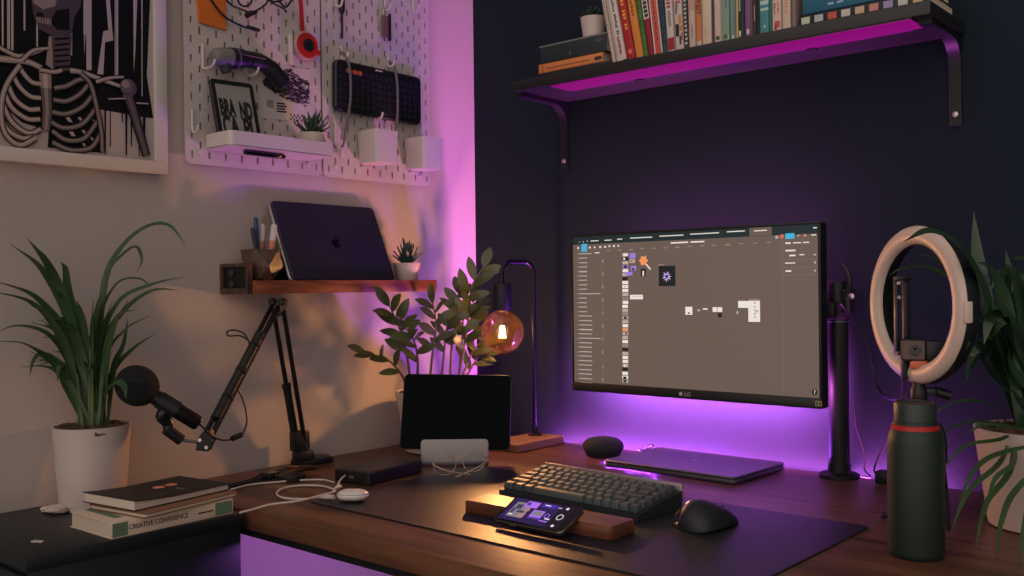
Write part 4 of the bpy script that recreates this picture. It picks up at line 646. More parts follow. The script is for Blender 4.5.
lo = bpy.data.objects.new('monitor_strip_light', L); COL.objects.link(lo); lo.location = (MX-.045, -.1200, .935); lo.rotation_euler = (R(84), 0, 0)

PX, PY = 1.045, -.042
t = thing('monitor_stand', 'black pole clamped at the back of the desk holding the monitor', 'monitor stand', (PX, PY, .75))
ob('base', MB().lathe([(.040, 0), (.040, .006), (.036, .009), (.023, .012), (.022, .03)], (PX, PY, .75), 32), M_blkm, t, True)
ob('pole', MB().lathe([(.0205, 0), (.0205, .395), (.0195, .397)], (PX, PY, .75), 32), M_blkm, t, True)
cl = ob('collar', MB().lathe([(.0225, 0), (.0245, .003), (.0245, .075), (.022, .078)], (PX, PY, 1.072), 28).box((PX+.024, PY-.004, 1.108), (.018, .03, .05), .004), M_blk, t, True)
ob('lever', MB().tube(catmull([(PX+.026, PY-.014, 1.118), (PX+.034, PY-.02, 1.150), (PX+.028, PY-.02, 1.172), (PX+.018, PY-.018, 1.186)], 4), [.006]*4+[.0055]*5+[.004]*4, 8), M_blk, cl, True)
ob('pivot_screw', MB().lathe([(.0065, 0), (.0065, .004), (.005, .005)], M=BW(PX+.038, PY-.02, 1.118), n=14), M_steel, cl, True)
ob('trim_ring', MB().lathe([(.0212, 0), (.0216, .0015), (.0212, .003)], (PX, PY, 1.066), 28), M_alu, t, True)
ob('arm', MB().box((PX-.02, PY-.03, 1.09), (.03, .03, .03), .004).box(((PX+MX)/2, -.085, 1.09), (PX-MX+.03, .022, .034), .006).box((MX, -.0960, MZ), (.10, .0195, .10), .003), M_blkm, t, True)

# ------------------------------------------------------------------ lamp
t = thing('table_lamp', 'bent black pole lamp with a glowing round bulb on a wooden base', 'lamp', (.288, -.132, .75))
ob('base', MB().slab(.098, .182, .020, .004, .002, UP(.287, -.131, .75, 1)), M_lampw, t, True)
PB, PH_ = Vector((.272, -.080, .77)), Vector((.247, -.172, .77))
arc = [PB, PB+Vector((0, 0, .30)), PB+Vector((0, 0, .41))]
hd = (PH_-PB); 
for i in range(1, 9):
    a = PI/2*i/8; arc.append(PB+Vector((0, 0, .41))+hd.normalized()*.028*(1-math.cos(a))+Vector((0, 0, .028*math.sin(a))))
tp = PH_+Vector((0, 0, .41))
for i in range(0, 9):
    a = PI/2*i/8; arc.append(tp-hd.normalized()*.028*(1-math.sin(a))+Vector((0, 0, .028*math.cos(a))))
arc.append(PH_+Vector((0, 0, .375)))
ob('pole', MB().tube(arc, .0062, 14), pm('lamp_black_metal', (26, 24, 30), .32, metal=.5), t, True)
ob('flange', MB().lathe([(.018, 0), (.018, .003), (.008, .006), (.007, .03)], tuple(PB), 24), M_blkm, t, True)
BZ = .77
ob('socket', MB().lathe([(.006, .387), (.021, .385), (.0235, .38), (.0235, .322), (.022, .318), (.016, .318)], (PH_.x, PH_.y, BZ), 28), M_blkm, t, True)
bc = (PH_.x, PH_.y, 1.034)
prof = []
for i in range(23):
    a = -PI/2+i*(PI/2+1.22)/22; prof.append((max(.0005, .0535*math.cos(a)), .0535*math.sin(a)))
prof += [(.0165, .0525), (.0155, .057)]
bl = ob('bulb', MB().lathe(prof, bc, 36, cap1=False), thin_glass('amber_bulb_glass', (1., .80, .52), .06, .045, (255, 170, 90)), t, True)
ob('bulb_cap', MB().lathe([(.0145, .050), (.0145, .062), (.013, .07)], bc, 20), M_steel, bl, True)
fl = MB()
fl.tube([(bc[0], bc[1], bc[2]+.05), (bc[0], bc[1], bc[2]+.012)], .0022, 8)
ob('filament_stem', fl, thin_glass('clear_glass', (.95, .95, .95)), bl, True)
fi = MB()
for k in range(6):
    a = k*PI/3; d = Vector((math.cos(a), math.sin(a), 0)); C0 = Vector(bc)
    fi.tube([C0+d*.004+Vector((0, 0, .016)), C0+d*.008+Vector((0, 0, -.014))], .0009, 6)
ob('filament', fi, led('filament_glow', (1., .62, .26), 60), bl, True)
L = bpy.data.lights.new('bulb_light', 'POINT'); L.energy = 25; L.color = (1., .53, .27); L.shadow_soft_size = .016
lo = bpy.data.objects.new('bulb_light', L); COL.objects.link(lo); lo.location = bc
L.use_nodes = True; nt = L.node_tree; fo = nt.nodes.new('ShaderNodeLightFalloff'); fo.inputs['Strength'].default_value = 1; fo.inputs['Smooth'].default_value = .48
nt.links.new(fo.outputs['Quadratic'], nt.nodes['Emission'].inputs['Strength'])

# ------------------------------------------------------------------ tablet, stand, glasses, power bank
A = Vector((.756, .655, 0)); Fv = Vector((-.655, .756, 0))
TB = Vector((.3290, -.4290, .75))          # middle of the stand front
t = thing('tablet_stand', 'low silver stand holding up the dark tablet', 'stand', TB)
SF = frame(TB, A, (0, 0, 1))
ob('front_plate', MB().slab(.150, .049, .005, .008, .001, SF @ Matrix.Translation((0, .0345, 0))), M_alul, t, True)
ob('foot', MB().box((0, .006, -.03), (.150, .012, .07), .002, SF), M_alu, t, True)
ob('rear_plate', MB().slab(.150, .07, .006, .008, .001, SF @ Matrix.Translation((0, .045, -.030)) @ Matrix.Rotation(R(-26), 4, 'X')), M_alul, t, True)
TF = SF @ Matrix.Translation((-.0005, .0335, -.0100)) @ Matrix.Rotation(R(-25), 4, 'X') @ Matrix.Rotation(R(-1.6), 4, 'Z')
t = thing('tablet', 'dark blank tablet standing upright in the silver stand', 'tablet', TB+Fv*.012+Vector((0, 0, .03)))
ob('body', MB().slab(.2476, .1785, .006, .012, .0015, TF @ Matrix.Translation((0, .0893, -.006))), M_alu, t, True)
ob('screen_glass', MB().slab(.2450, .1760, .0009, .011, .0003, TF @ Matrix.Translation((0, .0893, 0))), pm('tablet_glass', (6, 12, 15), .2, spec=.03), t, True)

t = thing('eyeglasses', 'thin clear rimmed eyeglasses lying in front of the tablet stand', 'eyeglasses', (.42, -.51, .753))
G0, G1 = Vector((.402, -.534, .7755)), Vector((.436, -.481, .7785))
gx = (G1-G0).normalized(); gn = gx.cross(Vector((0, 0, 1)))
Mfr = thin_glass('clear_acetate', (.80, .72, .66), .5, .35, (230, 200, 180)); Mgl = thin_glass('clear_glass', (.95, .95, .95))
fm = pm('glasses_wire', (196, 170, 146), .3, metal=.6)
fr = MB(); ln = MB()
for c in (G0, G1):
    pts = [c+gx*(.0238*math.cos(i*PI/14))+Vector((0, 0, .0215*math.sin(i*PI/14)))+gn*.002 for i in range(28)]
    fr.tube(pts, .0011, 8, closed=True); 
    l_ = MB().poly([p for p in pts]); ob('lens', l_, Mgl, t, True)
fr.tube(catmull([G0+gx*.022+Vector((0, 0, .006)), (G0+G1)/2+Vector((0, 0, .011)), G1-gx*.022+Vector((0, 0, .006))], 5), .0011, 8)
ob('frame_front', fr, fm, t, True)
for c, sg in ((G0, -1), (G1, 1)):
    a = c+gx*sg*.024+Vector((0, 0, .006)); nrm = -gn if (-gn).dot(Fv) > 0 else gn
    sd = Vector((nrm.x, nrm.y, 0)).normalized(); sd2 = -sd
    ob('temple', MB().tube(catmull([a, a+gx*sg*.004+sd2*.012, a-gx*sg*.02+sd2*.030-Vector((0, 0, .012)), a-gx*sg*.07+sd2*(.036 if sg < 0 else .028)-Vector((0, 0, .026 if sg < 0 else .029))], 6), .0014, 8), fm, t, True)

t = thing('power_bank', 'flat black rectangular power bank on the desk left of the eyeglasses', 'power bank', (.36, -.675, .75))
ob('body', MB().slab(.166, .098, .025, .006, .002, Matrix.Translation((.292, -.618, .7503)) @ Matrix.Rotation(R(96), 4, 'Z')), M_blk, t, True)
ob('top_panel', MB().slab(.152, .084, .0010, .005, .0003, Matrix.Translation((.292, -.618, .7753)) @ Matrix.Rotation(R(96), 4, 'Z')), M_dark, t, True)
ob('port', MB().box((.301, -.7005, .763), (.014, .002, .006), .0008), M_steel, t, True)

t = thing('earbud_case', 'small white pill shaped earbud case on the corner of the desk mat', 'case', (.44, -.812, .7535))
EC = Matrix.Translation((.44, -.812, .7645)) @ Matrix.Rotation(R(36), 4, 'Z')
def pill(m, L_, r_, ry, x0, x1):
    rings = []
    for i in range(25):
        x = x0+(x1-x0)*i/24; d = max(0, abs(x)-(L_/2-ry)); k = math.sqrt(max(0, 1-(d/ry)**2)) if d > 0 else 1; k = max(k, .02)
        rings.append([(x, ry*k*math.cos(a), r_*k*math.sin(a)) for a in [j*2*PI/24 for j in range(24)]])
    return m.loft(rings, M=EC)
ob('case_body', pill(MB(), .060, .0108, .023, -.0299, .0299), pm('glossy_white_plastic', (228, 220, 212), .2), t, True)
ob('lid_seam', MB().tube([EC @ Vector((x, y, .0035)) for x, y in rrect(.0572, .0435, .0217, 8)], .0007, 6, closed=True), pm('seam_grey', (150, 140, 132), .5), t, True)
t = thing('charging_cable', 'white charging cable looped beside the earbud case', 'cable', (.30, -.85, .753))
ob('cord', MB().tube(catmull(CABLE_A, 6), .0019, 8), M_cablew, t, True)
ob('cord', MB().tube(catmull([(x, y, .7535 if i < 8 else (.757, .763, .768)[i-8]) for i, (x, y, z) in enumerate(CABLE_B)], 6), .0019, 8), M_cablew, t, True)
ob('cord', MB().tube(catmull([(x, y, z+.003) for x, y, z in CABLE_C], 6), .0019, 8), M_cablew, t, True)
a, b = Vector((.374, -.800, .766)), Vector((.368, -.783, .7665))
ob('plug', MB().tube([a, a.lerp(b, .3), b], [.0025, .0042, .0042], 10), M_whitep, t, True)
a, b = Vector((.375, -.835, .7555)), Vector((.410, -.832, .760))
ob('plug', MB().tube([a, a.lerp(b, .3), b], [.0022, .0042, .0042], 10), M_whitep, t, True)

t = thing('wristwatch', 'black wristwatch lying open at the wall edge of the desk', 'watch', (.13, -.76, .75))
def strap(pts, w_, m):
    P = catmull(pts, 5); rings = []
    for i, p in enumerate(P):
        T = (P[min(i+1, len(P)-1)]-P[max(i-1, 0)]).normalized(); B = T.cross(Vector((0, 0, 1))).normalized(); N = B.cross(T)
        rings.append([p-B*w_/2-N*.0013, p+B*w_/2-N*.0013, p+B*w_/2+N*.0013, p-B*w_/2+N*.0013])
    ob('strap', MB().loft(rings), M_rub, t, True)
strap([(.125, -.925, .7518), (.128, -.87, .7518), (.128, -.82, .754), (.124, -.785, .760)], .022, M_rub)
strap([(.118, -.752, .760), (.113, -.715, .762), (.108, -.67, .760), (.104, -.635, .7545)], .022, M_rub)
WF = Matrix.Translation((.121, -.769, .7515)) @ Matrix.Rotation(R(98), 4, 'Z')
w_ = ob('watch_case', MB().slab(.038, .036, .011, .009, .002, WF), M_blkm, t, True)
ob('dial', MB().slab(.031, .030, .0006, .007, .0002, WF @ Matrix.Translation((0, 0, .011))), M_blkg, w_, True)
ob('crown', MB().cyl((.1395, -.766, .757), (.143, -.7655, .757), .003), M_steel, w_, True)
ob('buckle', MB().tube([(.113+.013*c, -.708+.006*s_, .7645+.0005) for c, s_ in ((1, 1), (-1, 1), (-1, -1), (1, -1))], .0014, 8, closed=True), pm('brass', (196, 150, 96), .3, metal=.9), t, True)
t = thing('lens_cap', 'small round black cap on the desk beside the wristwatch', 'cap', (.17, -.752, .75))
ob('cap_body', MB().lathe([(.027, 0), (.029, .0015), (.029, .010), (.0275, .012), (.024, .0125), (.023, .0115), (.0, .0115)], (.172, -.752, .75), 36, cap1=False), M_blk, t, True)

# ------------------------------------------------------------------ speaker puck, desk laptop
t = thing('smart_speaker', 'dark round fabric smart speaker beside the lamp base', 'speaker', (.520, -.132, .75))
sp = (.520, -.132, .75)
ob('fabric_top', MB().lathe([(.0445, .014), (.0475, .020), (.0475, .026), (.044, .034), (.035, .0405), (.02, .044), (.0, .0448)], sp, 40, cap0=False, cap1=False), pm('speaker_fabric', (40, 42, 48), .95, bump=.5, bscale=900), t, True)
ob('base', MB().lathe([(.030, 0), (.038, .002), (.0445, .014)], sp, 40, cap1=False), pm('speaker_base', (28, 29, 33), .7), t, True)

t = thing('desk_laptop', 'closed grey laptop lying flat on the desk under the monitor', 'laptop', (.762, -.138, .75))
DL = UP(.762, -.138, .75, -1.5)
ob('base', MB().slab(.322, .216, .0085, .012, .0022, DL, z0=.002), M_alu, t, True)
for x, y in ((-.13, -.08), (.13, -.08), (-.13, .08), (.13, .08)): ob('rubber_foot', MB().lathe([(.006, 0), (.006, .0022)], M=DL @ Matrix.Translation((x, y, 0)), n=14), M_rub, t, True)
ob('lid', MB().slab(.322, .216, .0050, .012, .0015, DL, z0=.0112), M_alu, t, True)
ab, al = apple(.012)
ob('emblem', MB().prism([(-x, -y) for x, y in ab], .0161, .01635, DL).prism([(-x, -y) for x, y in al], .0161, .01635, DL), pm('polished_emblem', (150, 150, 156), .12, metal=1), t, True)
t = thing('small_cable_clip', 'small dark loop of cable behind the desk laptop', 'cable', (.575, -.018, .75))
ob('loop', MB().tube(catmull([(.545, -.02, .7525), (.565, -.03, .754), (.585, -.022, .762), (.575, -.012, .766), (.565, -.018, .757), (.60, -.012, .753)], 5), .0024, 7), M_cable, t, True)

# ------------------------------------------------------------------ keyboard with every key, wrist rest, phone, mouse
KB = Matrix.Translation((.781, -.548, .7532)) @ Matrix.Rotation(R(-3.4), 4, 'Z')
t = thing('keyboard', 'compact dark mechanical keyboard on the desk mat', 'keyboard', (.781, -.548, .7532), (0, 0, R(-3.4)))
tilt = Matrix.Rotation(R(9.5), 4, 'X'); U_ = .0197; KW, KD = 16*U_+.010, 6*U_+.010
TL = Matrix.Translation((0, 0, .0125)) @ tilt
cs = MB(); sec = [(-KD/2, 0), (KD/2, 0), (KD/2, .031), (-KD/2, .0095)]
cs.loft([[(-KW/2, y, z) for y, z in sec], [(KW/2, y, z) for y, z in sec]])
ob('case', cs, M_dark, t)
ob('rear_lip', MB().box((0, KD/2+.0022, .0255), (KW, .0042, .034), .001), M_alul, t)
M_key = pm('keycap_charcoal', (78, 90, 92), .55); M_keya = pm('keycap_dark', (62, 72, 76), .55)
rows = [[1]*16, [1]*13+[2, 1], [1.5]+[1]*12+[1.5, 1], [1.75]+[1]*11+[2.25, 1], [2.25]+[1]*10+[1.75, 1, 1], [1.25]*3+[6.25]+[1]*6]
cache = {}
def keymesh(wu, mat):
    k = (wu, mat.name)
    if k in cache: return cache[k]
    b = MB(); w0, d0 = wu*U_-.0020, U_-.0020
    b.loft([[(x, y, 0) for x, y in rrect(w0, d0, .0012, 3)], [(x, y, .0015) for x, y in rrect(w0, d0, .0012, 3)], [(x, y+.0008, .0102) for x, y in rrect(w0-.0046, d0-.0044, .0016, 3)], [(x, y+.0008, .0110) for x, y in rrect(w0-.0060, d0-.0058, .0016, 3)]])
    o = ob('key', b, mat, t); cache[k] = o; return o
for ri, row in enumerate(rows):
    x = -8*U_
    for ki, wu in enumerate(row):
        acc = (ri == 0 and ki in (0, 15)) or wu > 1 and wu < 6 or ki == len(row)-1
        key = (wu, (M_keya if acc else M_key).name); new = key not in cache
        o = keymesh(wu, M_keya if acc else M_key)
        if not new: o = o.copy(); COL.objects.link(o)
        M = TL @ Matrix.Translation((x+wu*U_/2, (2.5-ri)*U_, .0085)) @ Matrix.Rotation(R((-5, -3, 0, 3, 6, 7)[ri]*-.7), 4, 'X')
        o.location = M.to_translation(); o.rotation_euler = M.to_euler()
        x += wu*U_

t = thing('wrist_rest', 'long wooden wrist rest in front of the keyboard', 'wrist rest', (.818, -.7145, .7532))
wr = MB(); rings = []
for z, ins, dy in ((0, .001, 0), (.002, 0, 0), (.0185, 0, 0), (.0215, .002, 0)):
    rings.append([(x, y+(0), z) for x, y in rrect(.313-2*ins, .068-2*ins, .006)])
wr.loft(rings, M=UP(.820, -.7160, .7532, -.4))
ob('rest_body', wr, M_restw, t, True)
ob('maker_mark', MB().box((.885, -.735, .7748), (.022, .0018, .0002)).box((.878, -.7395, .7748), (.012, .0014, .0002)), pm('burnt_mark', (58, 34, 24), .6), t, True)

t = thing('phone', 'dark smartphone with a lit purple screen propped on the wrist rest', 'phone', (.866, -.785, .754))
PF = Matrix.Translation((.842, -.790, .7572)) @ Matrix.Rotation(R(-1), 4, 'Z') @ Matrix.Rotation(R(26), 4, 'X')
ob('body', MB().slab(.1450, .0672, .0076, .011, .0012, PF @ Matrix.Translation((0, .0336, 0))), pm('phone_steel', (120, 112, 104), .25, metal=.9), t, True)
ob('front_glass', MB().slab(.1416, .0638, .0006, .010, .0002, PF @ Matrix.Translation((0, .0336, .0076))), M_blkg, t, True)
PC = dict(base=(36, 24, 74), mid=(74, 40, 150), lil=(170, 110, 236), grey=(130, 122, 132), dim=(60, 54, 84), pan=(16, 14, 24), wht=(226, 220, 230), pk=(176, 124, 130))
PMt = {k: emis('phone_'+k, v, 1.0) for k, v in PC.items()}; PK = list(PMt); ph = MB(); pz = [.0083]
def pr_(c, x, y, w_, h_):
    y *= .94; h_ *= .94; x *= .985
    pz[0] += .00001; ph.mi = PK.index(c); ph.rect(x, y+.0336, w_, h_, pz[0], PF)
pr_('base', -.006, 0, .122, .060); pr_('pan', .046, 0, .026, .060); pr_('pan', -.0685, 0, .004, .02)
pr_('grey', -.040, .000, .034, .040); pr_('dim', -.046, .008, .012, .012); pr_('pk', -.028, -.012, .012, .012); pr_('dim', -.036, -.004, .014, .006); pr_('wht', -.050, -.014, .008, .003); pr_('dim', -.052, -.004, .006, .014)
pr_('lil', -.024, .018, .026, .016); pr_('mid', -.032, .019, .007, .008); pr_('pk', -.026, .004, .010, .008)
pr_('lil', .000, -.004, .024, .022); pr_('grey', .000, -.001, .018, .012); pr_('mid', .000, -.013, .026, .003)
pr_('mid', .010, .022, .030, .010); pr_('wht', .006, .023, .012, .0025); pr_('wht', .026, -.010, .010, .003); pr_('lil', .022, -.017, .016, .003)
for (cx, cy_, r0, r1, c) in ((.0455, 0, .0062, .0048, 'wht'), (.021, -.003, .0050, .0036, 'lil')):
    pz[0] += .00001; ph.mi = PK.index(c); n = 24
    for i in range(n):
        a, b = 2*PI*i/n, 2*PI*(i+1)/n
        ph.poly([(cx+r0*math.cos(a), cy_+.0336+r0*math.sin(a)*1.15, pz[0]), (cx+r0*math.cos(b), cy_+.0336+r0*math.sin(b)*1.15, pz[0]), (cx+r1*math.cos(b), cy_+.0336+r1*math.sin(b)*1.15, pz[0]), (cx+r1*math.cos(a), cy_+.0336+r1*math.sin(a)*1.15, pz[0])], PF)
pz[0] += .00001; ph.mi = PK.index('wht')
for (cx, cy_) in ((.046, .022), (.046, -.022)): ph.poly([(cx+x, cy_+.0336+y, pz[0]) for x, y in circ(.003, 14)], PF)
pr_('wht', .032, .022, .008, .0016)
ob('lit_screen', ph, [PMt[k] for k in PK], t, True)
ob('side_button', MB().box((-.03, -.0006, .004), (.014, .0012, .002), .0004, PF), M_steel, t, True)

# sculpted mouse
t = thing('mouse', 'black sculpted mouse with a thumb wing on the right of the desk mat', 'mouse', (1.044, -.574, .7532), (0, 0, R(-6)))
t.scale = (.9, .9, .92)
def sec_(y, wl_, wr_, h, zb, bul):
    pts = [(-wl_*.80, 0), (-wl_, .06), (-wl_*1.0, .30), (-wl_*.92, .58), (-wl_*.80, .82), (-wl_*.62, .96), (-wl_*.40, 1.0), (-wl_*.12, .985), (wr_*.15, .93), (wr_*.40, .83), (wr_*.64, .69), (wr_*.84, .50), (wr_*.97, .28), (wr_, .10), (wr_*.86, 0)]
    return [(x, y, z*h+(.001 if z == 0 else 0)) for x, z in pts]
mm = MB()
prof_m = [(-.0615, .004, .004, .004, .0015), (-.060, .018, .020, .016, .003), (-.054, .027, .030, .029, .004), (-.040, .033, .037, .041, .005), (-.022, .036, .040, .0465, .005), (-.002, .036, .040, .046, .005), (.018, .034, .038, .040, .005), (.036, .031, .035, .031, .005), (.050, .028, .031, .023, .004), (.059, .022, .025, .016, .003), (.063, .010, .012, .008, .002)]
mm.loft([sec_(y, a, b, h, zb, .9) for y, a, b, h, zb in prof_m])
mbody = ob('body', mm, pm('mouse_black', (26, 32, 36), .5), t, ang=60)
wing = MB(); rings = []
for y, w_, h in ((-.050, .006, .006), (-.042, .022, .010), (-.026, .030, .011), (-.008, .028, .010), (.010, .018, .009), (.024, .006, .006)):
    rings.append([(-.026+x-w_*.5, y, z) for x, z in ((w_*.6, 0), (-w_*.5, 0), (-w_*.56, .002), (-w_*.5, .004), (-w_*.2, .005), (w_*.25, h), (w_*.6, h*1.6))])
wing.loft(rings)
ob('thumb_wing', wing, pm('mouse_wing', (58, 54, 52), .3, coat=.4), t, ang=60)
ob('side_strip', MB().tube(catmull([(-.0375, -.046, .020), (-.0425, -.02, .026), (-.0405, .012, .024), (-.034, .04, .016)], 5), .0022, 8), pm('mouse_strip', (120, 104, 92), .3, metal=.8), t)
ob('thumb_wheel', MB().cyl((-.040, -.004, .030), (-.030, -.004, .036), .007), M_steel, t)
ob('scroll_wheel', MB().cyl((-.004, .036, .0215), (.004, .036, .0215), .010, 24), M_alu, t)

# ------------------------------------------------------------------ bottle
BX, BY = 1.359, -.532
t = thing('water_bottle', 'tall dark green metal water bottle with a red ring at the right of the desk', 'bottle', (BX, BY, .75))
t.scale = (1, 1, 1.025)
ob('body', MB().lathe([(.034, 0), (.0372, .003), (.0385, .008), (.0385, .150), (.0382, .160), (.037, .168), (.034, .176), (.0315, .180), (.0305, .183), (.0305, .19)], (BX, BY, .75), 48), pm('bottle_green_black', (38, 53, 48), .5, metal=.3, bump=.15, bscale=900), t, True)
ob('red_ring', MB().lathe([(.0306, .1765), (.0325, .178), (.0325, .1835), (.0306, .185)], (BX, BY, .75), 40), M_red, t, True)
ld = ob('lid', MB().lathe([(.0288, .185), (.0290, .187), (.0290, .2125), (.0280, .2155), (.0255, .2165), (.0245, .215), (.0, .215)], (BX, BY, .75), 40, cap1=False), pm('lid_black', (40, 52, 50), .45), t, True)
ob('copper_rim', MB().lathe([(.0252, .2150), (.0262, .2168), (.0250, .2172)], (BX, BY, .75), 36, cap0=False, cap1=False), pm('copper_rim', (166, 110, 70), .35, metal=.8), ld, True)
B0 = Vector((BX, BY, .75))
sd = A*.0335
ob('strap_loop', MB().tube(catmull([B0+sd+Vector((0, 0, .184)), B0+sd*1.18+Vector((0, 0, .165)), B0+sd*1.22+Vector((0, 0, .13))], 5), [.0055]*11, 8).tube(catmull([B0+sd*1.22+Vector((0, 0, .133)), B0+sd*1.36+Vector((0, 0, .09)), B0+sd*1.45+Vector((0, 0, .045)), B0+sd*1.38+Vector((0, 0, .035)), B0+sd*1.28+Vector((0, 0, .06)), B0+sd*1.22+Vector((0, 0, .125))], 5), .0017, 7), M_cable, t, True)

# ------------------------------------------------------------------ ring light
RX, RY = 1.296, -.322
t = thing('ring_light', 'cream ring light with a black rear housing standing behind the bottle', 'ring light', (RX, RY, .75))
nv = Vector((-.615, -.788, 0)); nu = Vector((0, 0, 1)).cross(nv).normalized()
RF = frame((RX, RY, 1.108), nu, (0, 0, 1))     # local z = facing direction
f_ = MB(); prof = []
n = 64
def rev(pr_, M, m):
    rings = [[(q*math.cos(2*PI*i/n), q*math.sin(2*PI*i/n), z) for i in range(n)] for q, z in pr_]
    rings.append(rings[0]); return m.loft(rings, False, False, M=M)
rev([(.1145+.0155*math.cos(a), .002+.012*max(0, math.sin(a))) for a in [PI*i/10 for i in range(11)]], RF, f_)
ob('diffuser', f_, pm('ring_diffuser', (206, 186, 172), .42, sss=.1), t, True)
ob('rear_housing', rev([(.100, .003), (.100, -.010), (.106, -.022), (.125, -.022), (.1308, -.012), (.1308, .003)], RF, MB()), M_blk, t, True)
ob('side_lug', MB().box((.1265, -.010, .002), (.012, .034, .014), .003, RF), pm('ring_diffuser', (216, 196, 182), .3), t, True)
ob('tripod_head', MB().lathe([(.010, .195), (.013, .20), (.013, .218), (.009, .225), (.009, .235)], (RX, RY, .75), 20).box((RX+.012, RY+.006, .965), (.03, .014, .012), .003).box((RX, RY, .987), (.016, .016, .02), .003), M_blk, t, True)
kn = ob('tilt_knob', MB().cyl((RX+.02, RY+.01, .966), (RX+.043, RY+.022, .958), .008), M_blk, t, True)
ob('pole', MB().lathe([(.0075, .012), (.0075, .2)], (RX, RY, .75), 18), M_blkm, t, True)
for k in range(3):
    a = R(200+120*k); d = Vector((math.cos(a), math.sin(a), 0)); p = Vector((RX, RY, .775))
    lg_ = ob('leg', MB().tube([p+d*.006, p+d*.055-Vector((0, 0, .019))], .0045, 8), M_blk, t, True)
    ob('rubber_foot', MB().ell(tuple(p+d*.056-Vector((0, 0, .0195))), (.006, .006, .0053), 12, 8), M_rub, lg_, True)
HO = frame((RX, RY, 1.108), A, (0, 0, 1))
h = ob('phone_holder', MB().box((-.031, -.018, -.012), (.007, .125, .010), .002, HO).box((-.014, -.018, -.014), (.012, .125, .008), .002, HO).box((-.022, .044, -.008), (.026, .007, .02), .002, HO).box((-.022, -.080, -.008), (.026, .007, .02), .002, HO).box((-.018, -.10, -.012), (.012, .05, .010), .002, HO), pm('holder_black', (20, 22, 30), .4), t, True)
for z_ in (.036, .012): ob('holder_screw', MB().lathe([(.0035, 0), (.003, .002)], M=HO @ Matrix.Translation((-.029, z_, -.006)), n=12), M_steel, h, True)
t = thing('webcam', 'small dark webcam with an orange tab held inside the ring light', 'webcam', (RX, RY, 1.02))
WC = frame(Vector((RX, RY, 1.0335))-Fv*.012+A*-.013, A*.94-Fv*.34, (0, 0, 1))
ob('body', MB().box((0, 0, -.012), (.038, .036, .030), .003, WC).box((.032, -.002, -.018), (.030, .034, .026), .003, WC), M_blk, t, True)
ob('face_plate', MB().slab(.034, .030, .0015, .003, .0005, WC @ Matrix.Translation((0, 0, .003))), pm('webcam_face', (92, 66, 60), .4), t, True)
ob('lens', MB().lathe([(.0085, .004), (.0085, .008), (.006, .0085), (.0, .0065)], M=WC @ Matrix.Translation((.002, 0, 0)), n=24, cap1=False), M_blkg, t, True)
ob('orange_tab', MB().box((.008, -.0235, -.004), (.026, .013, .018), .003, WC), pm('orange_tab', (206, 106, 60), .5), t, True)

# wall cables and adapter
t = thing('wall_cable', 'thin black cable drooping from the monitor pole to the ring light', 'cable', (1.1, -.02, .75))
ob('cord', MB().tube(catmull([(1.066, -.075, 1.105), (1.075, -.05, 1.075), (1.10, -.03, 1.03), (1.112, -.03, .975), (1.13, -.05, .935), (1.17, -.11, .925), (1.22, -.2, .935), (1.275, -.31, .955)], 8), .0022, 7), M_cable, t, True)
t = thing('power_adapter', 'small black power adapter with its cord against the navy wall', 'adapter', (1.13, -.045, .75))
ob('brick', MB().box((1.15, -.045, .762), (.055, .032, .024), .004), M_blk, t, True)
ob('cord', MB().tube(catmull([(1.123, -.045, .762), (1.112, -.03, .775), (1.128, -.015, .82), (1.15, -.012, .86), (1.165, -.012, .95)], 6), .002, 7), M_cable, t, True)
t = thing('pole_cable', 'thin black cable curling down the navy wall beside the monitor pole', 'cable', (1.08, -.012, .75))
ob('cord', MB().tube(catmull([(1.066, -.012, .90), (1.068, -.012, .86), (1.076, -.012, .83), (1.088, -.012, .79), (1.086, -.014, .765), (1.10, -.02, .7525), (1.075, -.02, .7525)], 6), .0018, 7), M_cable, t, True)
# ------------------------------------------------------------------ books and bits on the cabinet
t = thing('paperback_book', 'thick cream and green paperback with a lettered spine under the notebooks', 'book', (.27, -1.113, .75))
K = Matrix.Translation((.2715, -1.113, .75)) @ Matrix.Rotation(R(1.5), 4, 'Z')
M_cream = pm('cover_cream', (216, 196, 172), .55); M_green = pm('cover_green', (96, 124, 98), .6)
cv = MB().box((0, 0, .001), (.136, .226, .002), .0006, K).box((0, 0, .0252), (.136, .226, .002), .0006, K).box((.0672, 0, .0131), (.0018, .226, .0262), .0006, K)
cv.mi = 1
for yy in (-.085, -.055, -.028): cv.box((-.01, yy, .0264), (.10, .014, .0004), 0, K)
cv.box((.0683, -.098, .0131), (.0004, .026, .022), 0, K).box((.0683, .094, .0131), (.0004, .034, .022), 0, K)
ob('cover', cv, [M_cream, M_green], t, True)
ob('pages', MB().box((-.001, 0, .0131), (.132, .220, .0220), 0, K), M_paper, t, True)
ob('spine_lettering', merge(text_mb('CREATIVE CONFIDENCE', .0115, K @ frame((.0687, -.030, .0135), (0, 1, 0), (0, 0, 1)), squash=.85), MB().box((.0687, .058, .0125), (.0003, .030, .0022), 0, K)), M_ink, t, True)
t = thing('brown_notebook', 'thin brown notebook sandwiched between the paperback and the black notebook', 'notebook', (.27, -1.09, .7765))
K = Matrix.Translation((.272, -1.092, .7768)) @ Matrix.Rotation(R(9), 4, 'Z')
ob('cover', MB().slab(.150, .196, .0018, .006, .0005, K).slab(.150, .196, .0018, .006, .0005, K, z0=.0062), pm('kraft_cover', (124, 90, 66), .7), t, True)
ob('pages', MB().slab(.146, .192, .0044, .006, .0003, K, z0=.0018), M_paper, t, True)
t = thing('black_notebook', 'soft black notebook with two orange dots on top of the book pile', 'notebook', (.235, -1.09, .785))
K = Matrix.Translation((.250, -1.092, .785)) @ Matrix.Rotation(R(8), 4, 'Z')
nb = MB(); pg_ = MB(); ra, rb = [], []
W2, H2 = .142, .198
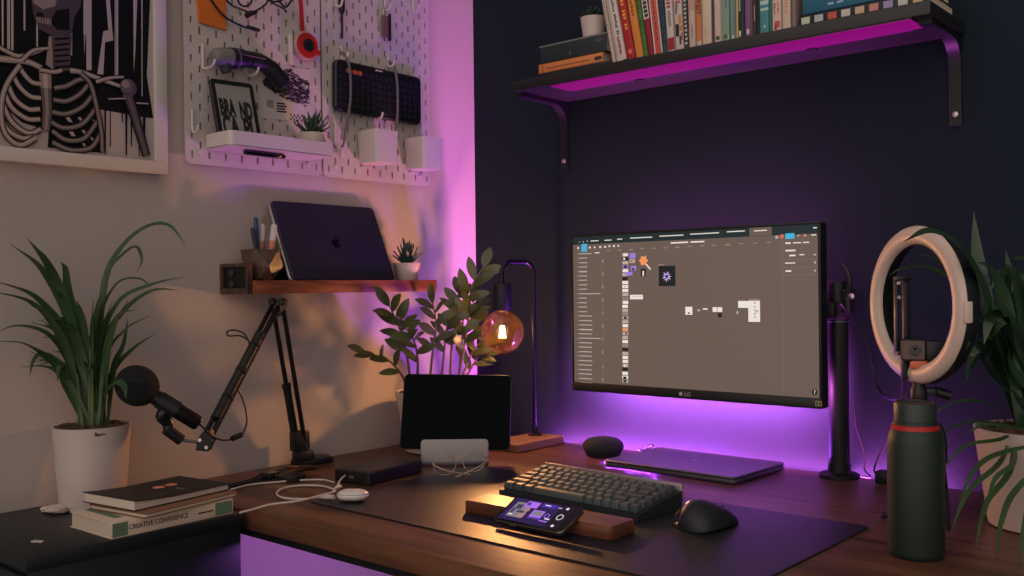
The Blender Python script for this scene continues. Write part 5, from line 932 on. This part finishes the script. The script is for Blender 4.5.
def bow(y): return .006*max(0, (-(y)/(H2/2)))**2
n = 12
top = []; bot = []
for i in range(n+1):
    y = -H2/2+H2*i/n; e = .0015+bow(y)
    ra.append([(-W2/2, y, .0004), (W2/2, y, .0004), (W2/2, y, .0016), (-W2/2, y, .0016)])
    rb.append([(-W2/2, y, .0092+e), (W2/2, y, .0092+e), (W2/2, y, .0106+e), (-W2/2, y, .0106+e)])
nb.loft(ra, M=K); nb.loft(rb, M=K); nb.box((0, H2/2-.0006, .0057), (W2, .0012, .0115), 0, K)
ob('cover', nb, pm('notebook_black', (15, 20, 22), .6), t, True)
rc = []
for i in range(n+1):
    y = -H2/2+.002+(H2-.004)*i/n; e = .0013+bow(y)
    rc.append([(-W2/2+.003, y, .0017), (W2/2-.003, y, .0017), (W2/2-.003, y, .0092+e), (-W2/2+.003, y, .0092+e)])
ob('pages', pg_.loft(rc, M=K), M_paper, t, True)
em = MB()
for x, y in ((-.012, .010), (-.012, .036)):
    em.lathe([(.0105, .0122), (.0105, .0126)], M=K @ Matrix.Translation((x, y, .0)), n=20)
ob('dot_emblem', em, pm('orange_dot', (212, 138, 92), .5), t, True)
ob('small_mark', MB().box((.030, .022, .0124), (.022, .006, .0004), 0, K), pm('grey_foil', (92, 92, 92), .4), t, True)

t = thing('crumpled_tissue', 'crumpled white scrap at the foot of the left plant pot', 'scrap', (.07, -1.185, .75))
def blob(c, r, seed, m):
    rnd = random.Random(seed); b = MB().ell(c, r, 14, 9)
    b.v = [(x+rnd.uniform(-1, 1)*r[0]*.16, y+rnd.uniform(-1, 1)*r[1]*.16, max(c[2]-r[2]*.95, z+rnd.uniform(-1, 1)*r[2]*.2)) for x, y, z in b.v]
    return b
b = blob((.085, -1.192, .7575), (.016, .022, .0078), 1, 0); merge(b, blob((.062, -1.197, .7555), (.014, .018, .0058), 2, 0))
ob('tissue', b, M_paper if False else pm('tissue_white', (206, 192, 180), .8), t, True)
t = thing('paper_scrap', 'tiny torn white paper scrap on the corner of the black cabinet', 'scrap', (.262, -1.304, .75))
ob('scrap', MB().prism([(-.011, -.004), (-.004, -.008), (.003, -.004), (.012, -.005), (.009, .004), (.001, .006), (-.005, .003), (-.010, .006)], 0, .0012, UP(.262, -1.304, .7502, 20)), pm('tissue_white', (206, 192, 180), .8), t, True)

# ------------------------------------------------------------------ plants
def pot(t, c, r0, r1, h, m, rim=.004, soil=.975):
    ob('pot', MB().lathe([(r0*.9, 0), (r0, .003), (r1-.001, h-.003), (r1, h), (r1-rim, h), (r1-rim-.001, h*soil)], c, 48, cap1=False), m, t, True)
    s_ = MB().lathe([(.0005, h*soil+.003), ((r1-rim)*.5, h*soil+.002), (r1-rim-.0005, h*soil)], c, 40, cap0=False, cap1=False)
    rnd = random.Random(int(r1*1e4))
    for i in range(110):
        a, q = rnd.uniform(0, 2*PI), (r1-rim-.004)*math.sqrt(rnd.random())
        s_.ell((c[0]+q*math.cos(a), c[1]+q*math.sin(a), c[2]+h*soil+.003), (rnd.uniform(.002, .005), rnd.uniform(.002, .005), rnd.uniform(.0015, .004)), 6, 4)
    ob('soil', s_, M_soil, t, True)
def fan(t, C, leaves, mat, up=(0, 0, 1), spread=.02, root_z=None, fold=.35):
    rnd = random.Random(11)
    for w_, pts in leaves:
        P = [Vector(p) for p in pts]
        a = rnd.uniform(0, 2*PI); q = spread*math.sqrt(rnd.random())
        if root_z is not None: P[0] = Vector((C[0]+q*math.cos(a), C[1]+q*math.sin(a), root_z))
        side = Vector((rnd.uniform(-.5, .5), rnd.uniform(-.5, .5), 1))
        d = P[-1]-P[0]; hz = Vector((d.x, d.y, 0))
        u = Vector((0, 0, 1))*.8-Vector((-.655, .756, 0))*.9+side*.25
        ob('leaf', MB().leaf(P, w_, up=u, fold=fold, n=7), mat, t, True, ang=80)
PL = (.0785, -1.127, .75)
t = thing('potted_palm', 'long bladed green plant in a tapered white pot on the black cabinet', 'plant', PL)
pot(t, PL, .057, .0685, .150, M_ceram)
tm = MB(); F_ = None
d0 = Vector((.655, -.756, 0)); 
q_ = PL[0]+.0, PL[1]; cp = Vector((PL[0], PL[1], .888)); s1 = (d0*.75+A*.66).normalized()
ob('pot_mark', text_mb('~ivy~', .001, Matrix.Identity(4)) if False else MB().tube(catmull([cp+(d0*math.cos(a)+A*math.sin(a))*.0687+Vector((0, 0, z)) for a, z in ((.48, 0), (.50, .006), (.53, -.001), (.56, .003), (.60, 0), (.64, .003), (.70, .001), (.74, .002))], 4), .0008, 5), M_ink, t, True)
fan(t, PL, LEAVES_LEFT, M_leaf, spread=.030, root_z=.893)
ex = []; rnd = random.Random(31)
for i in range(26):
    a = rnd.uniform(-1.6, 1.2); o_ = A*math.sin(a)+Vector((.655, -.756, 0))*abs(math.cos(a)); h = rnd.uniform(.12, .24); q = rnd.uniform(.03, .11)
    b0_ = Vector((PL[0], PL[1], .893)); ex.append((rnd.uniform(.008, .013), [b0_, b0_+o_*q*.25+Vector((0, 0, h*.45)), b0_+o_*q*.6+Vector((0, 0, h*.85)), b0_+o_*q*1.1+Vector((0, 0, h*rnd.uniform(.85, 1.1)))]))
fan(t, PL, ex, M_leaf, spread=.028, root_z=.893)
st = MB(); rnd = random.Random(4)
for i in range(16):
    a = rnd.uniform(0, 2*PI); q = .026*math.sqrt(rnd.random()); p = Vector((PL[0]+q*math.cos(a), PL[1]+q*math.sin(a), .886))
    ob('stem', MB().tube([p, p+Vector((q*.3*math.cos(a), q*.3*math.sin(a), .05)), p+Vector((q*.9*math.cos(a)+rnd.uniform(-.01, .01), q*.9*math.sin(a), rnd.uniform(.10, .16)))], [.0042, .0036, .0012], 8), pm('stem_green', (92, 104, 62), .5, var=.2, scale=30), t, True)

PR = (1.462, -.235, .75)
t = thing('potted_dracaena', 'broad leaved dark plant in a white pot at the right end of the desk', 'plant', PR)
pot(t, PR, .083, .104, .158, M_ceram)
fan(t, PR, LEAVES_RIGHT[:35], M_leafd, spread=.045, root_z=.897, fold=.2)
fan(t, PR, LEAVES_RIGHT[35:], M_leaf, spread=.06, root_z=.900, fold=.3)
for i in range(12):
    a = rnd.uniform(0, 2*PI); q = .04*math.sqrt(rnd.random()); p = Vector((PR[0]+q*math.cos(a), PR[1]+q*math.sin(a), .895))
    ob('stem', MB().tube([p, p+Vector((q*.3*math.cos(a), q*.3*math.sin(a), .08)), p+Vector((q*.5*math.cos(a)-.02, q*.5*math.sin(a), rnd.uniform(.16, .26)))], [.005, .004, .002], 8), pm('stem_green', (92, 104, 62), .5, var=.2, scale=30), t, True)

PZ = (.150, -.302, .75)
t = thing('potted_zz_plant', 'bushy plant with glossy oval leaves in a white pot behind the tablet', 'plant', PZ)
pot(t, PZ, .082, .103, .145, M_ceram)
oval = lambda q: max(.05, math.sin(PI*min(1, max(0, q*.96+.04)))**.75)
rnd = random.Random(21)
for w_, n_, pts in ZZ:
    a = rnd.uniform(0, 2*PI); P = [Vector(p) for p in pts]
    rt = Vector((P[0].x, P[0].y, 0))-Vector((PZ[0], PZ[1], 0))
    if rt.length > .07: rt = rt.normalized()*.07
    P[0] = Vector((PZ[0]+rt.x, PZ[1]+rt.y, .886))
    C_ = catmull(P, 8); m = len(C_)
    s_ = ob('stem', MB().tube(C_, [.0038-.0026*i/(m-1) for i in range(m)], 8), pm('zz_stem', (104, 92, 58), .5), t, True)
    for k in range(n_):
        f = .36+.62*k/(n_-1); i = min(m-2, int(f*(m-1))); p = C_[i]; T = (C_[i+1]-C_[i]).normalized()
        sd = A if k % 2 else -A
        sd = (sd*rnd.uniform(.7, 1.1)+Vector((.655, -.756, 0))*rnd.uniform(-.35, .6)); sd = (sd-T*sd.dot(T)).normalized()
        L_ = w_*rnd.uniform(1.9, 2.4)*(1-.25*abs(f-.6)); d = (sd*.85+T*rnd.uniform(.45, .9)).normalized()
        if k == n_-1: d = (T+sd*.15).normalized()
        e_ = p+d*L_
        if e_.x < .012: d = Vector((abs(d.x)*.3, d.y, d.z)).normalized()
        nn = (Vector((.655, -.756, 0))*.9+Vector((0, 0, 1))*rnd.uniform(.2, .9)+A*rnd.uniform(-.4, .4))
        ob('leaf', MB().leaf([p, p+d*L_*.5+nn.normalized()*L_*.05, p+d*L_], w_*rnd.uniform(.70, .90), up=nn, fold=.22, prof=oval, n=6), M_zz, t, True, ang=80)

# ------------------------------------------------------------------ microphone boom arm
AR = {k: Vector(v) for k, v in ARM.items()}
t = thing('boom_stand', 'black folding boom arm clamped to the wall edge of the desk', 'boom stand', (.055, -.62, .75))
ob('clamp', MB().box((.050, -.605, .7565), (.05, .085, .012), .003).box((.052, -.632, .772), (.034, .040, .022), .004).lathe([(.012, .03), (.012, .045)], (.052, -.634, .75), 18), M_blk, t, True)
ob('clamp_disc', MB().lathe([(.022, .0125), (.022, .0165), (.018, .018)], (.058, -.590, .75), 24), M_dark, t, True)
b0, e0, j0 = AR['base']+Vector((0, 0, .014)), AR['elbow'], AR['joint']
ob('turret', MB().tube([(.052, -.634, .776), (.053, -.638, .80)], .014, 16).box(tuple(b0+Vector((0, 0, .012))), (.026, .04, .045), .004), M_blk, t, True)
o1, o2 = A*.0135, -A*.0115
M_armm = pm('arm_black_metal', (30, 28, 28), .38, metal=.5)
for k, o_ in ((0, o1), (1, o2)):
    a, b = b0+o_*.8+Vector((0, 0, .012)), e0+o_*.85
    u_ = ob('upper_bar', MB().tube([a, b], .0052, 10), M_armm, t, True)
    if k: 
        ob('spring_sleeve', MB().tube([a.lerp(b, .06), a.lerp(b, .40)], .0088, 14), M_blk, u_, True)
        ob('sleeve_cap', MB().tube([a.lerp(b, .395), a.lerp(b, .42)], .0104, 14), M_blk, u_, True)
d_ = (j0-e0).normalized(); sd = d_.cross(Vector((.655, -.756, 0))).normalized()
for k, o_ in ((0, sd*.0065), (1, -sd*.0065)):
    l_ = ob('lower_bar', MB().tube([e0+o_, j0+o_], .0058 if k else .0048, 10), M_armm, t, True)
ob('foam_sleeve', MB().tube([e0.lerp(j0, .25)+sd*.001, e0.lerp(j0, .86)+sd*.001], .0112, 14), M_blk, t, True)
for q in (.33, .52, .70): ob('cable_tie', MB().tube([e0.lerp(j0, q), e0.lerp(j0, q+.02)], .0126, 14), M_rub, t, True)
eb = ob('elbow_bracket', MB().prism([(-.018, .010), (-.012, .016), (.016, .014), (.022, .004), (.018, -.008), (.004, -.026), (-.006, -.024), (-.010, -.006)], -.010, .010, frame(e0+Vector((0, 0, -.004)), A, (0, 0, 1))), pm('bracket_bronze', (70, 58, 50), .4, metal=.6), t, True)
for dx in (-.006, .014): ob('elbow_knob', MB().lathe([(.007, 0), (.007, .012), (.005, .014)], M=frame(e0+A*dx-Fv*.010+Vector((0, 0, .002)), A, (0, 0, 1)), n=16), M_blkm, eb, True)
ob('tip_bracket', MB().prism([(-.014, -.016), (.008, -.018), (.018, .002), (.012, .022), (-.002, .018), (-.012, .004)], -.011, .011, frame(j0, A, (0, 0, 1))), M_blkm, t, True)
for dx, dz in ((-.006, .004), (.006, -.010)): ob('tip_screw', MB().lathe([(.004, 0), (.0035, .002)], M=frame(j0+A*dx-Fv*.011+Vector((0, 0, dz)), A, (0, 0, 1)), n=12), M_steel, t, True)
ob('cable', MB().tube(catmull(ARM_CABLE, 7), .0019, 7), M_cable, t, True)
ob('cable_plug', MB().tube([ARM_CABLE[4], Vector(ARM_CABLE[4]).lerp(Vector(ARM_CABLE[5]), .9)], .0055, 10), M_blk, t, True)
ob('cable', MB().tube(catmull(ARM_LOOP, 7), .0018, 7), M_cable, t, True)

t = thing('microphone', 'black studio microphone with a round foam cover at the end of the boom arm', 'microphone', tuple(AR['mic0']))
m0, m1, fm_ = AR['mic0'], AR['mic1'], AR['foam']; ax = (m1-m0).normalized()
ob('body', MB().tube([m0+ax*.004, m0+ax*.012, m1-ax*.004, m1], [.013, .0145, .0145, .012], 24), pm('mic_black', (30, 28, 28), .35, metal=.6), t, True)
ob('foam_cover', MB().ell((0, 0, 0), (.037, .037, .040), 28, 18, M=frame(fm_, ax.orthogonal(), ax.cross(ax.orthogonal()))), pm('foam_black', (18, 20, 22), .95, bump=.8, bscale=700), t, True)
ob('foam_seam', MB().tube([fm_+(A*.0372*math.cos(i*PI/16)+ (Vector((.655, -.756, 0))*.9+Vector((0, 0, .35))).normalized()*.0372*math.sin(i*PI/16)) for i in range(32)], .0007, 5, closed=True), M_dark, t, True)
ob('lit_edge', MB().tube([m0+ax*.014+Vector((0, 0, .0150)), m1-ax*.006+Vector((0, 0, .0150))], .0012, 6), pm('lit_edge', (150, 84, 56), .4, metal=.5), t, True)  # warm lamp highlight on the microphone edge, painted as a coppery line
k0, k1 = AR['blk0'], AR['blk1']
ob('mount', MB().tube(catmull([m0.lerp(m1, .35)-Vector((0, 0, .006)), m0.lerp(m1, .22)-Vector((0, 0, .028)), k0.lerp(k1, .1)+Vector((0, 0, .012)), k0.lerp(k1, .2)], 4), .0105, 14).tube([k0+Vector((0, 0, -.001)), k1+Vector((0, 0, -.004))], [.011, .0105], 16).tube([m0.lerp(m1, .18), m0.lerp(m1, .55)], .0165, 24), M_blk, t, True)
ob('mount_pin', MB().tube([k1+Vector((0, 0, -.004)), j0+Vector((0, 0, -.003))], .003, 10), M_steel, t, True)

# ------------------------------------------------------------------ book shelf on the navy wall
t = thing('book_shelf', 'long black wall shelf on the navy wall loaded with books', 'shelf', (.797, -.001, 1.616))
ob('shelf_board', MB().box((.797, -.1005, 1.628), (.972, .199, .0235), .0012), pm('shelf_black_wood', (30, 31, 30), .45, var=.1, scale=12), t, True)
for bx in (.317, 1.266):
    web = [(-.001, 1.444)]
    arc_ = [(-.006-.050*(1-math.cos(a)), 1.560+.045*math.sin(a)) for a in [PI/2*i/8 for i in range(9)]]
    prof = [(0-.001, 1.444), (-.006, 1.444)]+[(-y if False else y, z) for y, z in arc_]+[(-.175, 1.606), (-.175, 1.6158), (-.001, 1.6158)]
    k = ob('bracket', MB().prism([(-y, z) for y, z in prof], -.0115, .0115, Matrix(((0, 0, 1, bx), (-1, 0, 0, 0), (0, 1, 0, 0), (0, 0, 0, 1)))), M_blkm, t, True)
    for z_ in (1.466, 1.583): ob('screw', MB().lathe([(.006, 0), (.0055, .002), (.003, .003)], M=BW(bx, -.0058, z_), n=14), M_steel, k, True)
t = thing('light_bar', 'flat magenta light bar fixed along the underside of the long black shelf', 'light', (.84, -.165, 1.61))
ob('housing', MB().box((.8375, -.157, 1.6150), (.826, .083, .0022), .0005), M_blk, t, True)
ob('diffuser', MB().box((.8375, -.157, 1.6132), (.820, .080, .0016)), emis('magenta_diffuser', (150, 4, 124), .78), t, True)
for bx in (.62, 1.03, 1.235): ob('mounting_clip', MB().box((bx, -.111, 1.6135), (.016, .008, .005), .001).box((bx, -.116, 1.6112), (.016, .016, .002)), M_blk, t, True)

YF, ZS = -.188, 1.6402
def book(x0, w_, h, d, lean, col, label, deco=(), hard=False, y=YF, grp='upright books on the long black shelf'):
    t = thing('book', label, 'book', (x0, y, ZS), (0, R(-lean), 0), grp)
    m = [pm('spine_%02d%02d%02d' % tuple(int(c_/4) for c_ in col), col, .55)]; b = MB(); th = min(.0018, w_*.2)
    b.box((w_/2, .001, h/2), (w_, .002, h), .0006); b.box((th/2, d/2, h/2), (th, d, h), .0004); b.box((w_-th/2, d/2, h/2), (th, d, h), .0004)
    for i, (c_, xa, xb, za, zb_) in enumerate(deco):
        mt = pm('ink_%02d%02d%02d' % tuple(int(v/4) for v in c_), c_, .6)
        if mt not in m: m.append(mt)
        b.mi = m.index(mt)
        b.box(((xa+xb)/2*w_, -.0001-.00005*i, (za+zb_)/2), ((xb-xa)*w_, .0006, zb_-za))
    ob('cover', b, m, t)
    ob('pages', MB().box((w_/2, d/2+.0006, h/2), (w_-2*th-.0002, d-.004, h-.006)), M_paper, t)
    return t
INK = (44, 40, 44)
def lines(c_, xa, xb, z0, z1, n, seed=1, gap=.35):
    rnd = random.Random(seed); out = []; st_ = (z1-z0)/n
    for i in range(n):
        if rnd.random() > .12: out.append((c_, xa+rnd.uniform(0, .08), xb-rnd.uniform(0, .12), z0+i*st_, z0+(i+1-gap)*st_))
    return out
CRM = (206, 188, 170); WHT = (210, 198, 190)
book(.5985, .0100, .205, .14, 11, CRM, 'narrow cream book leaning first in the upright row beside the stacked books', lines((150, 130, 120), .35, .65, .05, .19, 16, 2))
book(.6095, .0275, .212, .14, 11, WHT, 'white book with black and red spine lines leaning on the red book', lines(INK, .45, .72, .06, .20, 26, 3)+lines((176, 60, 56), .45, .72, .016, .056, 9, 4)+[((170, 150, 140), .18, .21, .01, .2)])
book(.6385, .0215, .205, .14, 10.5, (176, 34, 40), 'red book with yellow lettering on its leaning spine', lines((236, 176, 60), .3, .75, .068, .195, 16, 5)+[((230, 120, 100), .3, .7, .012, .022)])
book(.6615, .0195, .210, .14, 10, (220, 138, 62), 'orange book with brown lettering leaning against the red book', lines((130, 84, 60), .3, .7, .095, .2, 12, 6))
book(.6825, .0100, .200, .14, 9, (72, 132, 62), 'thin green book between the orange and the maroon spines', lines((40, 84, 44), .3, .7, .05, .18, 14, 7))
book(.6935, .0140, .205, .14, 8, (150, 32, 52), 'maroon book with a white upper spine and heavy black lettering', [(WHT, 0, 1, .082, .205)]+lines(INK, .15, .85, .086, .2, 12, 8, .25))
book(.7085, .0205, .200, .14, 6.5, (196, 92, 78), 'coral book with pale edges beside the maroon spine', [(WHT, 0, .16, 0, .2), (WHT, .86, 1, 0, .2)]+lines((160, 66, 58), .35, .65, .03, .19, 14, 9))
book(.7300, .0100, .198, .14, 5, (40, 84, 100), 'thin teal blue book right of the coral spine', lines((30, 44, 70), .3, .8, .02, .19, 12, 10))
book(.7412, .0185, .196, .14, 3.6, WHT, 'white book with a red block at the foot of its spine', [((156, 34, 46), .05, .95, .004, .030)]+lines((176, 60, 76), .2, .8, .094, .15, 7, 11)+lines((130, 120, 120), .3, .75, .055, .09, 6, 12))
book(.7608, .0205, .204, .14, 2.6, (204, 190, 184), 'white book with small orange and black figures on its spine', [((206, 134, 80), .5, .85, .055, .075), ((34, 32, 48), .12, .5, .030, .056), ((190, 130, 80), .5, .95, .040, .052), ((60, 50, 60), .5, .7, .012, .030), ((160, 90, 80), .7, .9, .02, .036)]+lines((190, 64, 80), .15, .85, .10, .16, 8, 13)+lines((80, 90, 90), .15, .5, .075, .1, 6, 14))
book(.7820, .0105, .196, .14, 2, (60, 62, 66), 'slim black and white speckled book beside the cream books', lines((200, 190, 180), .2, .8, .01, .19, 20, 15, .5))
book(.7932, .0165, .200, .14, 1.2, (204, 180, 162), 'pale pinkish cream book left of the orange banded spine', lines((150, 130, 122), .35, .65, .02, .05, 5, 16)+[((196, 150, 140), .15, .85, .08, .2)])
bk_ = book(.8105, .0135, .205, .14, .8, (206, 188, 166), 'cream book with an orange band and big dark lettering down its spine', [((208, 118, 66), .12, .88, .012, .20)])
ob('lettering', text_mb('OKEIT', .0135, frame((.0068, -.0012, .088), (0, 0, -1), (1, 0, 0)), squash=1.15), pm('spine_brown', (90, 48, 34), .6), bk_)
book(.8246, .0225, .210, .14, .5, (212, 194, 170), 'plain cream book with faint lines low on its wide spine', lines((150, 132, 116), .3, .4, .018, .035, 3, 17)+lines((150, 132, 116), .6, .68, .014, .035, 3, 18))
book(.8477, .0042, .208, .14, .4, (66, 44, 72), 'very thin dark plum booklet between two cream books')
book(.8525, .0155, .205, .14, .3, (208, 184, 172), 'pale rosy cream book with a dark round emblem at its foot', [((66, 74, 76), .25, .75, .006, .014), ((206, 176, 140), .8, .95, 0, .2)])
book(.8686, .0190, .198, .14, .2, (130, 156, 142), 'sage green book with a dark green emblem at its foot', [((60, 96, 82), .3, .65, .006, .014), ((190, 196, 180), .8, .9, .004, .012), ((96, 124, 128), .5, .7, .07, .2), ((150, 150, 136), 0, .1, 0, .19)])
book(.8882, .0135, .196, .14, .2, (120, 150, 140), 'narrow sage book right of the wider sage green one', [((100, 130, 110), .55, .8, 0, .19), ((188, 190, 176), .3, .7, .003, .010)])
book(.9022, .0042, .200, .14, .1, (206, 170, 104), 'very thin ochre booklet between the sage and dark green books')
book(.9069, .0135, .205, .14, 0, (28, 50, 48), 'dark green book with small pale blocks on its spine', [((196, 206, 200), .1, .4, .004, .016), ((150, 170, 160), .1, .35, .055, .08)])
book(.9210, .0135, .198, .14, 0, (124, 84, 132), 'purple book with a tiny cream emblem at its foot', [((226, 190, 180), .3, .7, .006, .016)])
book(.9350, .0118, .200, .14, 0, (58, 46, 50), 'dark brown book with a thin pale stroke on its spine', [((190, 150, 150), .55, .68, .03, .06), ((110, 90, 76), .0, .2, 0, .2)])
book(.9474, .0050, .196, .14, 0, (24, 30, 36), 'very thin black booklet left of the teal spine')
book(.9530, .0205, .205, .14, 0, (72, 140, 146), 'teal book with pale slanted stripes across its spine', [((176, 204, 196), .1, .95, .058, .066), ((176, 204, 196), .1, .95, .046, .051), ((176, 204, 196), .1, .95, .070, .073), ((210, 220, 214), .45, .6, .012, .017)])
book(.9742, .0048, .204, .14, 0, (36, 116, 92), 'very thin emerald booklet right of the teal spine')
book(.9798, .0200, .205, .14, 0, (212, 190, 172), 'cream book with red lettering and a red emblem at its foot', lines((150, 70, 76), .15, .4, .035, .08, 8, 19)+lines((170, 90, 70), .55, .8, .035, .09, 9, 20)+[((190, 76, 60), .3, .8, .008, .02), ((150, 60, 50), .25, .5, .004, .013)])
book(1.0006, .0185, .202, .14, 0, (208, 188, 166), 'cream book with faint orange lettering beside the grey book', lines((206, 150, 120), .3, .7, .03, .12, 14, 21))
book(1.0200, .0105, .196, .14, 0, (132, 116, 110), 'grey brown book ending the upright row beside the lying books')

def lying(x0, x1, z0, h, d, col, label, deco=(), y=YF, grp='books lying flat on the long black shelf', rz=0):
    t = thing('book', label, 'book', ((x0+x1)/2, y, z0), (0, 0, R(rz)), grp)
    L_ = x1-x0; m = [pm('spine_%02d%02d%02d' % tuple(int(c_/4) for c_ in col), col, .55)]; b = MB(); th = min(.002, h*.15)
    b.box((0, .001, h/2), (L_, .002, h), .0006); b.box((0, d/2, th/2), (L_, d, th), .0004); b.box((0, d/2, h-th/2), (L_, d, th), .0004)
    for i, (c_, xa, xb, za, zb_) in enumerate(deco):
        mt = pm('ink_%02d%02d%02d' % tuple(int(v/4) for v in c_), c_, .6)
        if mt not in m: m.append(mt)
        b.mi = m.index(mt); b.box(((xa+xb)/2, -.0001-.00004*i, (za+zb_)/2), (xb-xa, .0006, zb_-za))
    ob('cover', b, m, t)
    ob('pages', MB().box((0, d/2+.0006, h/2), (L_-.006, d-.004, h-2*th-.0002)), M_paper, t)
    return t
lying(.398, .590, 1.6402, .0085, .145, (26, 32, 34), 'thin black book at the bottom of the stack under the orange spine')
lying(.386, .572, 1.6488, .0225, .142, (214, 128, 70), 'orange spined book lying in the stack under the little potted plant', [((150, 92, 60), -.070, .055, .0085, .0115), ((60, 44, 40), .070, .090, .006, .014), ((160, 100, 66), -.084, -.078, .004, .018)])
lying(.392, .582, 1.6714, .0420, .140, (28, 40, 44), 'thick black book on top of the stack carrying the little potted plant', [((120, 120, 112), -.098, .098, .0385, .042), ((80, 92, 92), -.01, -.006, .008, .016), ((60, 76, 76), .066, .084, .024, .032)])
rnd = random.Random(2)
icons = []
for i in range(9):
    x = -.108+i*.0262
    icons.append((((188, 196, 170), (176, 182, 186), (190, 84, 70), (196, 190, 184), (200, 170, 140), (196, 130, 120), (150, 140, 176), (186, 190, 180), (190, 170, 120))[i], x-.0085, x+.0085, .004, .017))
lying(1.036, 1.276, 1.6402, .0215, .145, (24, 30, 34), 'black book with a row of small coloured squares on its spine', icons, y=-.186)
lying(1.042, 1.270, 1.6619, .040, .142, (30, 96, 124), 'thick blue book lying on the black book with coloured squares', [((150, 180, 190), -.064, -.052, .010, .014), ((150, 180, 190), -.046, -.034, .010, .014), ((120, 150, 150), -.012, -.004, .010, .026), ((130, 160, 150), .004, .024, .008, .028), ((110, 150, 156), .03, .1, .006, .03)], y=-.186)
t = thing('potted_cactus', 'little round dark plant in a white cup on the stack of lying books', 'plant', (.520, -.150, 1.7136))
ob('pot', MB().lathe([(.022, 0), (.024, .002), (.030, .048), (.0305, .05), (.0275, .05), (.027, .043)], (.520, -.150, 1.7136), 36, cap1=False), M_ceram, t, True)
ob('soil', MB().lathe([(.001, .045), (.0275, .044)], (.520, -.150, 1.7136), 30, cap0=False, cap1=False), M_soil, t, True)
succulent(t, (.520, -.150, 1.756), 34, .034, .034, pm('cactus_dark', (38, 56, 44), .6), .011)

# ------------------------------------------------------------------ light, world, camera
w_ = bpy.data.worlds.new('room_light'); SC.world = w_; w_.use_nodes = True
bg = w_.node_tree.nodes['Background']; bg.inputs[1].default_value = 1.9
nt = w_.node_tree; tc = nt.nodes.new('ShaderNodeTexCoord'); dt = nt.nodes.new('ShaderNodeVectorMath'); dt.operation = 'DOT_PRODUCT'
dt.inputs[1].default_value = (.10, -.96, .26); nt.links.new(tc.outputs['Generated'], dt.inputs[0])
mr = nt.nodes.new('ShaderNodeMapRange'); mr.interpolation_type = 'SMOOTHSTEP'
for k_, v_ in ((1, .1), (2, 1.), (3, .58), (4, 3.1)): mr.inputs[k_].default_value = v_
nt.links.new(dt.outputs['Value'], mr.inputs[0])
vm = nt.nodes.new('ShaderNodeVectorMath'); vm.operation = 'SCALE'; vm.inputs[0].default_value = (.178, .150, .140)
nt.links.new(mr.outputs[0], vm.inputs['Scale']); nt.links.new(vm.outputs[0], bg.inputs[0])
cam = bpy.data.cameras.new('camera'); cam.sensor_width = 36; cam.lens = 36*969/1024; cam.clip_start = .02
co = bpy.data.objects.new('camera', cam); COL.objects.link(co)
a_ = R(40.9); fw = Vector((-math.sin(a_), math.cos(a_), 0)); rt = Vector((math.cos(a_), math.sin(a_), 0)); rho = .0117
Rt = rt*math.cos(rho)-Vector((0, 0, 1))*math.sin(rho); Up = rt*math.sin(rho)+Vector((0, 0, 1))*math.cos(rho)
Mx = Matrix((Rt, Up, -fw)).transposed().to_4x4(); Mx.translation = Vector((1.837, -1.969, 1.143)); co.matrix_world = Mx
SC.camera = co
vs_ = SC.view_settings; vs_.view_transform = 'Standard'; vs_.look = 'None'; vs_.exposure = 0; vs_.gamma = 1; vs_.use_curve_mapping = False
